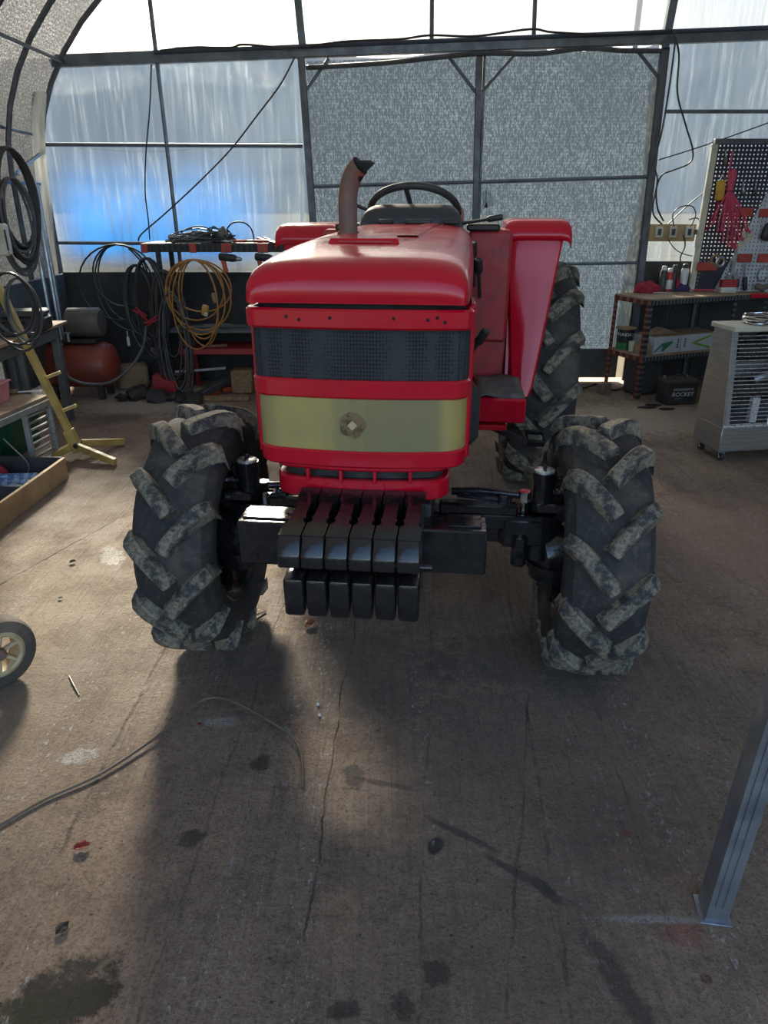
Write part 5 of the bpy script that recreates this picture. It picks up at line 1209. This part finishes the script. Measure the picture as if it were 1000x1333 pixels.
carton(.125, .28, .26, .135, 'white carton with a dark green zigzag mark on the lower shelf', [[(-.12, -.05), (-.05, .0), (.05, .015), (.05, .03), (-.06, .015), (-.14, -.05)], [(-.05, .0), (.05, .015), (-.04, -.05), (-.06, -.05)]], 'green_mark2')
carton(.41, .40, .26, .135, 'white carton with a lime green arrow on the lower shelf', [[(-.10, -.0), (.12, .06), (.12, .04), (-.04, -.0), (.12, -.04), (.12, -.06)]], 'green_mark')
p = L_(.14, .3, zl); mb = MB(); mb.prism([(-.12, 0), (.16, 0), (.02, .05)], frame(L_(.25, .13, zl+.145), exd, EZ), -.05, .05); single('folded_card', mb, M['cardboard'], 'folded brown card lying on the white carton', 'card')
# black plastic bag hung from the shelf front, chain
p = L_(.50, .30, zt-.012)
mb = MB(); mb.tube(smoothpath([p, p-EZ*.08+exd*.02, p-EZ*.16-exd*.01, p-EZ*.26], 4), [.012]*4+[.02]*4+[.014]*4+[.026], 8); single('hanging_strap', mb, M['blackp'], 'dark twisted strap hanging under the shelf top', 'strap')
# battery
p = G(866, 528); bxd = Vector((.985, .17, 0)); bl = .27; bxd.normalize(); byd = Vector((-bxd.y, bxd.x, 0)); bd, bh = .165, .175
Mb = frame(p, bxd, byd)
bat = thing('car_battery', 'black car battery with white lettering under the shelf', 'battery', Mb @ Vector((bl/2, bd/2, 0)))
part(bat, 'battery_case', MB().box(Mb @ Vector((bl/2, bd/2, bh/2)), (bl, bd, bh), frame(Vector((0, 0, 0)), bxd, byd), .006), M['battery'], world=True)
part(bat, 'battery_lid', MB().box(Mb @ Vector((bl/2, bd/2, bh+.012)), (bl*1.02, bd*1.02, .028), frame(Vector((0, 0, 0)), bxd, byd), .006), M['batterytop'], world=True)
part(bat, 'carry_handle', MB().tube(smoothpath([Mb @ Vector(v_) for v_ in ((.08, .06, bh+.02), (.085, .06, bh+.055), (.17, .06, bh+.055), (.175, .06, bh+.02))], 4), .006, 8), M['battery'], world=True)
for x in (.03, .225): part(bat, 'terminal', MB().cyl(Mb @ Vector((x, .12, bh+.02)), Mb @ Vector((x, .12, bh+.045)), .012, 10), M['toolsteel'], world=True)
Mfb = Matrix((bxd, EZ, bxd.cross(EZ))).transposed().to_4x4(); Mfb.translation = Mb @ Vector((bl/2+.005, -.0006, bh*.50))
mb = MB(); mb.prism([(-.092, -.052), (.092, -.052), (.092, .052), (-.092, .052)], Mfb, 0, .0012); lb = part(bat, 'battery_label', mb, M['navy_print'], world=True)
mb = MB(); mb.prism([(-.088, .030), (.088, .030), (.088, .049), (-.088, .049)], Mfb, .001, .0018); o = part(lb, 'label_stripe', mb, M['galv']); o.data.transform(bat.matrix_world.inverted())
text_part(lb, 'label_text', 'ROCKET', .047, bat.matrix_world.inverted() @ (Mfb @ Matrix.Translation((0, -.002, .002)) @ Matrix(((1, .18, 0, 0), (0, 1, 0, 0), (0, 0, 1, 0), (0, 0, 0, 1)))), M['white_print'], sx=1.05)
mb = MB(); mb.prism([(-.07, -.036), (.0, -.036), (.0, -.031), (-.07, -.031)], Mfb, .001, .0018); o = part(lb, 'label_line', mb, M['galv']); o.data.transform(bat.matrix_world.inverted())
mb = MB(); p = L_(.22, .20, 0); mb.box(p+EZ*.16, (.26, .2, .32), frame(Vector((0, 0, 0)), exd, eyd), .02); single('dark_canister', mb, M['darkgrey'], 'dark square canister under the shelf behind the battery', 'canister')
p = L_(-.10, .30, 0); mb = MB(); mb.box(p+EZ*.045, (.10, .09, .09), (0, 0, .4), .01); single('rusty_block', mb, M['rust'], 'rusty block on the floor beside the shelf leg', 'block')
# ---- outlet board and wires
p = W(875, 303, 6.44)
ob_ = thing('outlet_board', 'wooden outlet board with three sockets on the back wall', 'outlet board', p)
dx_ = W(905, 302, 6.44).x-W(845, 302, 6.44).x
part(ob_, 'backing_board', MB().box(p, (dx_, .022, .135), None, .004), M['woodlight'], world=True)
for u in (858, 876, 897):
    q = W(u, 302, 6.41); so = part(ob_, 'socket', MB().box(q, (.065, .03, .09), None, .006), M['cream' if u != 897 else 'whiteplastic'], world=True)
    o = part(so, 'socket_face', MB().box(q+Vector((0, -.017, 0)), (.03, .006, .05), None, .002), M['darkgrey']); o.data.transform(ob_.matrix_world.inverted())
def wirepx(nm, pts, r, mat, label, y=6.40, cat='cable', grp=None):
    mb = MB().tube(smoothpath([W(a_[0], a_[1], a_[2] if len(a_) > 2 else y) for a_ in pts], 6), r, 6); return single(nm, mb, M[mat], label, cat, grp)
wirepx('wall_cable', [(208, 66), (250, 62), (300, 62), (318, 58), (380, 62), (450, 54), (520, 51), (560, 46), (620, 47), (690, 38), (720, 42), (790, 45), (850, 42), (876, 40)], .008, 'cable', 'black cable strung along the beam above the gate')
wirepx('wall_cable', [(876, 40), (884, 70), (882, 120), (892, 160), (902, 195), (898, 212), (875, 222), (862, 228), (855, 245), (856, 270), (864, 288)], .007, 'cable', 'black cable dropping from the beam in a wide loop between gate and pegboard')
wirepx('wall_cable', [(880, 48), (872, 110), (862, 170), (852, 212), (856, 235), (850, 275), (862, 292)], .007, 'cablebrown', 'dark cable running down beside the gate post next to the outlet board')
wirepx('wall_cable', [(858, 208), (900, 195), (950, 178), (1000, 160), (1080, 130)], .005, 'cable', 'thin cable stretched from the gate post above the pegboard')
wirepx('wall_cable', [(870, 292), (884, 278), (902, 262), (918, 250), (932, 242)], .005, 'cable', 'thin cable from the outlet board to the pegboard edge')
wirepx('wall_cable', [(878, 296), (876, 280), (884, 270), (900, 268), (906, 278), (902, 290), (896, 298)], .005, 'cable', 'small black cable loop above the outlet board')
wirepx('wall_cable', [(897, 286), (908, 284), (912, 292), (911, 312), (915, 325)], .005, 'cable', 'short black lead right of the outlet board')
wirepx('wall_cable', [(890, 306), (892, 320), (886, 335), (888, 348)], .006, 'cable', 'black lead dangling below the outlet board')
wirepx('wall_cable', [(870, 312), (880, 325), (895, 332), (912, 334)], .004, 'cable', 'thin lead curving low under the outlet board')
wirepx('wall_cable', [(384, 74), (365, 110), (335, 150), (300, 195), (258, 238), (215, 278), (185, 304), (180, 314)], .007, 'cablebrown', 'brown cable slung diagonally from the beam to the rack')
wirepx('wall_cable', [(197, 84), (195, 140), (190, 200), (189, 250), (193, 285), (195, 312)], .006, 'cable', 'thin black cable hanging straight beside the thin wall post above the rack')
mb = MB(); p, q = W(905, 302, 6.42), W(917, 302, 6.42); mb.bar(p, q, .02, .04); part(ob_, 'side_strap', mb, M['bar'], world=True)

# ---- pegboard
PY = 6.36
ptl, pbl = W(933, 187, PY), W(913, 388, PY)
xr_ = 3.75; ztp, zbt = ptl.z, pbl.z
peg = thing('pegboard', 'dark perforated tool board hung right of the shelf', 'pegboard', ((ptl.x+xr_)/2, PY, zbt))
mb = MB().add([Vector((ptl.x, PY, zbt)), Vector((xr_, PY, zbt)), Vector((xr_, PY, ztp)), Vector((ptl.x, PY, ztp))], [(0, 1, 2, 3)]); part(peg, 'perforated_sheet', mb, M['peg_dark'], world=True)
mb = MB().bar((ptl.x-.012, PY, zbt), (ptl.x-.012, PY, ztp), .05, .03, .003); part(peg, 'edge_strip', mb, M['cream'], world=True)
mb = MB().bar((ptl.x-.02, PY, ztp+.015), (xr_, PY, ztp+.015), .04, .04, .003); part(peg, 'top_rail', mb, M['bar'], world=True)
mb = MB().add([W(925, 386, PY-.02), W(1120, 386, PY-.02), W(1120, 180, PY-.02), W(1032, 190, PY-.02)], [(0, 1, 2, 3)]); part(peg, 'pale_area', mb, M['peg_pale'], 'paler perforated area with slanted edge', world=True)  # paler slanted area laid in front of the dark board
for x in (ptl.x+.1, xr_-.1):
    mb = MB().bar((x, PY+.125, 0), (x, PY+.125, zbt+.1), .03, .02, .003).bar((x, PY+.125, zbt+.06), (x, PY+.005, zbt+.06), .02, .02); part(peg, 'support_leg', mb, M['bar'], world=True)
for (u, v, w_, h_) in [(921, 347, 24, 11), (970, 276, 18, 11), (997, 277, 14, 11), (970, 336, 16, 11), (996, 336, 16, 11)]:
    a_ = W(u-w_/2, v-h_/2, PY-.045); b_ = W(u+w_/2, v+h_/2, PY-.045); mb = MB(); mb.box((a_+b_)/2, (b_.x-a_.x, .02, a_.z-b_.z), None, .003); part(peg, 'tag', mb, M['redtag'], 'red tag', world=True)
# red tray along the bottom
a_, b_ = W(952, 384, PY-.10), W(1100, 384, PY-.10)
mb = MB(); mb.box(((a_.x+b_.x)/2, PY-.10, a_.z), (b_.x-a_.x, .14, .035), None, .005); part(peg, 'tool_tray', mb, M['red'], 'red tool tray', world=True)
# things on the pegboard
p = W(954, 196, PY-.05)
rope = thing('pink_rope', 'bundled pink rope hanging on the dark pegboard', 'rope', p)
part(rope, 'rope_neck', MB().tube(smoothpath([p, p-EZ*.1+EX*.0, p-EZ*.2], 4), .008, 8), M['pinkrope'], world=True)
kq = W(953, 232, PY-.06); part(rope, 'rope_knot', MB().lathe([(0, .07), (.022, .06), (.032, .03), (.03, -.02), (.024, -.06), (.03, -.09), (0, -.1)], 12, Matrix.Translation(kq)), M['pinkrope'], world=True)
rn = random.Random(12)
for k in range(14):
    f_ = k/13; u_ = 928+46*f_+rn.uniform(-2, 2); v_ = 300+16*math.sin(f_*3.0)+rn.uniform(-6, 8)-(12 if f_ < .25 else 0)
    e_ = W(u_, v_, PY-.06-rn.uniform(0, .05)); m_ = (kq-EZ*.08)*.5+e_*.5+Vector(((f_-.5)*.05, -.01, -.01))
    part(rope, 'rope_strand', MB().tube(smoothpath([kq-EZ*.08, m_, e_, e_+Vector((.012, 0, .015))], 4), .006, 6), M['pinkrope'], world=True)
p = W(938, 248, PY-.04)
tt = thing('tape_measure', 'yellow tape measure hanging beside the pink rope', 'tape measure', p)
part(tt, 'yellow_case', MB().box(p, (.07, .03, .15), (0, -.08, 0), .01), M['yellow_can'], world=True)
part(tt, 'hang_loop', MB().tube(smoothpath([p+Vector((-.02, 0, .075)), p+Vector((0, 0, .11)), p+Vector((.03, 0, .075))], 4), .006, 6), M['toolsteel'], world=True)
part(tt, 'tail_cord', MB().tube(smoothpath([p-EZ*.075, p+Vector((-.01, 0, -.15)), p+Vector((-.04, 0, -.24)), p+Vector((-.06, 0, -.30))], 4), .007, 6), M['redcloth'], world=True)
A = [W(972, 288, PY-.045), W(981, 309, PY-.045), W(958, 326, PY-.045)]
tt = thing('set_square', 'cream triangular set square on the pale pegboard', 'set square', A[2])
B_ = [A[0]*.52+(A[1]+A[2])*.24, A[1]*.52+(A[0]+A[2])*.24, A[2]*.52+(A[1]+A[0])*.24]
mb = MB(); off = Vector((0, -.012, 0)); vs = A+B_; mb.add(vs+[v_+off for v_ in vs], [(0, 1, 4, 3), (1, 2, 5, 4), (2, 0, 3, 5), (6, 9, 10, 7), (7, 10, 11, 8), (8, 11, 9, 6), (0, 6, 7, 1), (1, 7, 8, 2), (2, 8, 6, 0), (3, 4, 10, 9), (4, 5, 11, 10), (5, 3, 9, 11)]); part(tt, 'triangle', mb, M['cream'], world=True)
part(tt, 'square_stem', MB().bar(A[2]*.9+A[0]*.1, W(955, 345, PY-.045), .03, .012, .002), M['toolsteel'], world=True)
p0, p1 = W(957, 330, PY-.06), W(953, 358, PY-.06)
tt = thing('adjustable_wrench', 'steel adjustable wrench hanging below the set square', 'wrench', p1)
part(tt, 'wrench_shank', MB().bar(p0, p1, .03, .014, .003, up=EY), M['toolsteel'], world=True)
c_ = W(953, 361, PY-.06); mb = MB(); ring = [(.04*math.cos(a), .045*math.sin(a)) for a in [-PI/2+.5+k*(2*PI-1.0)/14 for k in range(15)]]; inn = [(.016*math.cos(a), .02*math.sin(a)) for a in [-PI/2+.5+k*(2*PI-1.0)/14 for k in range(15)]][::-1]
mb.prism(ring+inn, frame(c_, EX, EZ), -.009, .009); part(tt, 'wrench_jaw', mb, M['toolsteel'], world=True)
def hangtool(nm, u, v0, v1, wd, mat, lab, cat, head=None):
    a_, b_ = W(u, v0, PY-.06), W(u, v1, PY-.06); tt = thing(nm, lab, cat, b_)
    part(tt, 'tool_shaft', MB().tube([a_, a_*.5+b_*.5], wd*.35, 8), M['toolsteel'], world=True)
    part(tt, 'tool_grip', MB().tube([a_*.52+b_*.48, a_*.45+b_*.55, a_*.1+b_*.9, b_], [wd*.6, wd, wd, wd*.7], 10), M[mat], world=True)
    return tt
hangtool('screwdriver', 970, 344, 378, .02, 'blackp', 'black-handled tool hanging under the middle red tag', 'tool')
hangtool('screwdriver', 960, 352, 374, .016, 'blackp', 'short dark tool right of the adjustable wrench', 'tool')
hangtool('chisel', 945, 196, 214, .012, 'motor', 'small grey tool hanging above the yellow tape measure', 'tool')
hangtool('chisel', 968, 236, 252, .012, 'toolsteel', 'pale hook tool between the pink rope and dark punch', 'tool')
hangtool('punch', 984, 238, 254, .012, 'darkgrey', 'dark punch hanging on the dark pegboard', 'tool')
p = W(995, 356, PY-.06); mb = MB(); mb.tube([p+Vector((.055*math.cos(a), -.02*math.sin(a), .06*math.sin(a))) for a in [2*PI*k/20 for k in range(20)]], .006, 6, closed=True); single('strap_ring', mb, M['toolsteel'], 'round steel strap ring hanging under a red tag beside the black-handled tool', 'ring')
p = W(990, 374, PY-.10); mb = MB(); mb.box(p, (.09, .05, .05), (0, .4, 0), .012).cyl(p+EX*.03, p+Vector((.11, 0, .03)), .02, 10); single('pipe_fitting', mb, M['motor'], 'grey metal fitting lying above the red tool tray', 'fitting')
for i, (u, v) in enumerate([(931, 338), (937, 341)]):
    p = W(u, v, PY-.05); mb = MB(); mb.tube([p+Vector((.032*math.cos(a), -.01*i, .036*math.sin(a))) for a in [2*PI*k/18 for k in range(18)]], .012, 8, closed=True); single('metal_ring', mb, M['wood' if i == 0 else 'toolsteel'], ['bronze ring on the pegboard above the single red tag', 'silver ring beside the bronze one on the pegboard'][i], 'ring')
p = W(948, 372, PY-.09); tt = thing('red_box', 'small red and white box at the pegboard foot', 'box', p-EZ*.06)
part(tt, 'box_base', MB().box(p-EZ*.035, (.13, .06, .05), None, .004), M['whiteplastic'], world=True); part(tt, 'box_top', MB().box(p+EZ*.02, (.13, .06, .06), None, .004), M['red_dull'], world=True)
p = W(1000, 302, PY-.08); mb = MB(); mb.box(p, (.10, .06, .14), (0, .2, 0), .03, 2); single('black_pouch', mb, M['blackp'], 'black pouch hanging on the pale pegboard', 'pouch')
# ---- floor mess under the gate side
for i, (u, v) in enumerate([(852, 528), (868, 533), (842, 531)]):
    p = G(u, v); mb = MB(); rn = random.Random(60+i); pts = [(rn.uniform(.7, 1.2)*.07*math.cos(a), rn.uniform(.7, 1.2)*.03*math.sin(a)) for a in [2*PI*k/9 for k in range(9)]]
    mb.prism(pts, Matrix.Translation(p), .001, .008); single('rubber_scrap', mb, M['blackp'], 'flat black rubber scrap on the floor before the shelf leg', 'scrap', 'rubber scraps by the shelf')
wirepx('floor_cable', [], .004, 'cable', '') if False else None
mb = MB(); mb.tube(smoothpath([G(758, 506, .008), G(780, 500, .008), G(800, 508, .008), G(820, 500, .008), G(828, 494, .008)], 5), .008, 6); single('floor_cable', mb, M['cable'], 'black cable snaking on the floor at the gate foot', 'cable')

# ---- heater
p = G(934, 592, .05); q = G(909, 578, .05)
sd_ = (q-p); sd_.z = 0; hd = max(.30, sd_.length); hy = sd_.normalized(); hx = Vector((hy.y, -hy.x, 0)); hx = hx if hx.x > 0 else -hx
Mh = Matrix((hx, hy, EZ)).transposed().to_4x4(); Mh.translation = (p.x, p.y, 0)
hw_, z0, z1, z2 = .85, .065, .225, .80
ins = .085
heat = thing('space_heater', 'grey steel cabinet heater on casters with wire grille front', 'heater', Mh @ Vector((hw_/2, hd/2, 0)))
def hp(nm, mb, mat, lab=None): mb.bm.transform(Mh); return part(heat, nm, mb, M[mat], lab, world=True)
hp('base_cabinet', MB().box((hw_/2, hd/2, (z0+z1)/2), (hw_, hd, z1-z0), None, .006), 'sheet')
hp('base_ledge', MB().box((hw_/2, .012, z1+.004), (hw_, .03, .014), None, .003), 'silver')
for x in (0, hw_-.012):
    mb = MB(); mb.prism([(0, z1), (hd, z1), (hd-.03, z2), (ins, z2)], Matrix(((0, 0, 1, 0), (1, 0, 0, 0), (0, 1, 0, 0), (0, 0, 0, 1))), x, x+.012); hp('side_panel', mb, 'sheet')
    mb = MB(); xx = x+.012 if x == 0 else x-.03; mb.bar((xx+.012, .004, z1+.01), (xx+.012, ins+.004, z2), .035, .012, .002); hp('front_stile', mb, 'sheet')
hp('top_panel', MB().box((hw_/2, (ins+hd)/2-.01, z2+.012), (hw_+.015, hd-ins+.03, .03), None, .004), 'cream')
mb = MB(); mb.loft([[Vector((x, hd-.02-.10*math.sin(PI*k/10), z1+(z2-z1)*k/10)) for x in (.014, hw_-.014)] for k in range(11)]); hp('reflector', mb, 'heatreflect')
n_w = 24
for k in range(n_w):
    f_ = (k+.7)/n_w; z = z1+(z2-z1)*f_; y = ins*f_+.004
    hp('grille_wire', MB().cyl((.03, y, z), (hw_-.03, y, z), .0028, 6), 'silver')
for x in (.3, .6): hp('grille_wire', MB().cyl((x, .0, z1+.01), (x, ins, z2-.01), .0028, 6), 'silver')
hp('burner_head', MB().cyl((.10, .20, .66), (hw_-.08, .20, .66), .07, 18), 'blackp'); hp('burner_hood', MB().box((hw_/2+.1, .17, .745), (hw_-.35, .10, .05), None, .015), 'heatreflect')
hp('burner_drum', MB().cyl((.09, .19, .42), (hw_-.08, .19, .42), .085, 22), 'engine'); hp('burner_duct', MB().tube(smoothpath([(.20, .08, .50), (.26, .07, .525), (.4, .07, .53), (.6, .07, .53)], 4), .03, 12), 'heatreflect')
hp('fuel_post', MB().box((.24, .08, .31), (.05, .04, .16), None, .004), 'whiteplastic')
for x in (.05, hw_-.05):
    for y in (.035, hd-.04):
        ca = hp('caster', MB().cyl((x-.012, y, .024), (x+.012, y, .024), .024, 16), 'blackp')
        f_ = MB(); f_.bar((x, y, .03), (x+.012, y+.012, z0), .034, .012).cyl((x-.016, y, .024), (x+.016, y, .024), .007, 8); hp('caster_fork', f_, 'silver')
c_ = Mh @ Vector((.21, .17, z2+.027))
cl = thing('wire_coil', 'shiny steel wire coil on top of the heater', 'wire coil', c_)
pts = []
for k in range(70):
    a = k*.5; pts.append(c_+Vector(((.085+.006*math.sin(k*.9))*math.cos(a), (.085+.006*math.cos(k*.7))*math.sin(a), .006+.05*k/70+.004*math.sin(k*1.3))))
part(cl, 'coil_turns', MB().tube(pts, .0045, 6), M['chrome'], world=True); part(cl, 'coil_core', MB().lathe([(.055, 0), (.06, 0), (.06, .045), (.055, .045)], 20, Matrix.Translation(c_), closed=True), M['blackp'], world=True)

# ================================================================== small things on the floor
def leaf(u, v, L, rz, mat, label, curl=.5, seed=1):
    p = G(u, v); rn = random.Random(seed); secs = []
    n = 8
    for i in range(n+1):
        f_ = i/n; w_ = L*.36*math.sin(PI*min(f_*1.05, 1))**.8*(1+rn.uniform(-.18, .18))+.001; x = (f_-.5)*L
        secs.append([Vector((x, w_*j/2, .004+abs(j/2)**1.5*L*.30*curl+.10*L*curl*f_*f_+rn.uniform(0, .002))) for j in (-2, -1, 0, 1, 2)])
    mb = MB().loft(secs); mb.bm.transform(Matrix.Translation(p) @ Matrix.Rotation(rz, 4, 'Z'))
    o = single('leaf', mb, M[mat], label, 'leaf'); md = o.modifiers.new('thickness', 'SOLIDIFY'); md.thickness = .0012
leaf(405, 815, .055, .8, 'leaf', 'curled orange-brown dry leaf under the front weights', .8, 1)
leaf(107, 1105, .038, .3, 'leafred', 'small red leaf on the floor before the bent rod', .7, 2)
leaf(82, 1211, .034, 1.0, 'leafdark', 'dark shrivelled leaf near the oil stain', .4, 3)
leaf(95, 733, .026, .4, 'leafdark', 'black crumpled scrap on the pale floor beside the front tyre', 1.0, 4)
leaf(79, 780, .018, .2, 'leafdark', 'tiny black scrap beyond the cart wheel', .6, 5)
leaf(260, 944, .014, .2, 'leafred', 'tiny red fragment inside the rod bend', .4, 6)
mb = MB(); mb.tube(smoothpath([G(-30, 1092, .006), G(0, 1074, .006), G(60, 1040, .006), G(130, 1008, .008), G(200, 962, .012), G(240, 930, .02), G(262, 912, .026), G(285, 908, .03), G(310, 916, .03), G(340, 932, .024), G(372, 952, .016), G(386, 968, .011), G(393, 988, .008), G(394, 1023, .006)], 6), .0042, 8); single('bent_rod', mb, M['wire'], 'thin bent wire rod curving across the concrete', 'wire')
mb = MB(); mb.tube(smoothpath([G(90, 880, .003), G(96, 892, .005), G(103, 905, .003)], 4), .0025, 6); single('dry_twig', mb, M['wire'], 'short dry twig on the floor beside the cart wheel', 'twig')
mb = MB(); mb.tube([G(322, 806, .012), G(346, 795, .006)], .004, 6); single('short_pin', mb, M['toolsteel'], 'short steel pin on the floor behind the front tyre near the weights', 'pin')
for i, (u, v) in enumerate([(414, 918), (416, 932)]):
    p = G(u, v); b_ = bmesh.new(); bmesh.ops.create_icosphere(b_, subdivisions=1, radius=.006); b_.transform(Matrix.Translation(p+EZ*.004)); mb = MB(); mb.merge(b_); single('white_chip', mb, M['whiteplastic'], 'tiny white chip on the dark floor beyond the bent rod tip', 'chip', 'white chips on the floor')
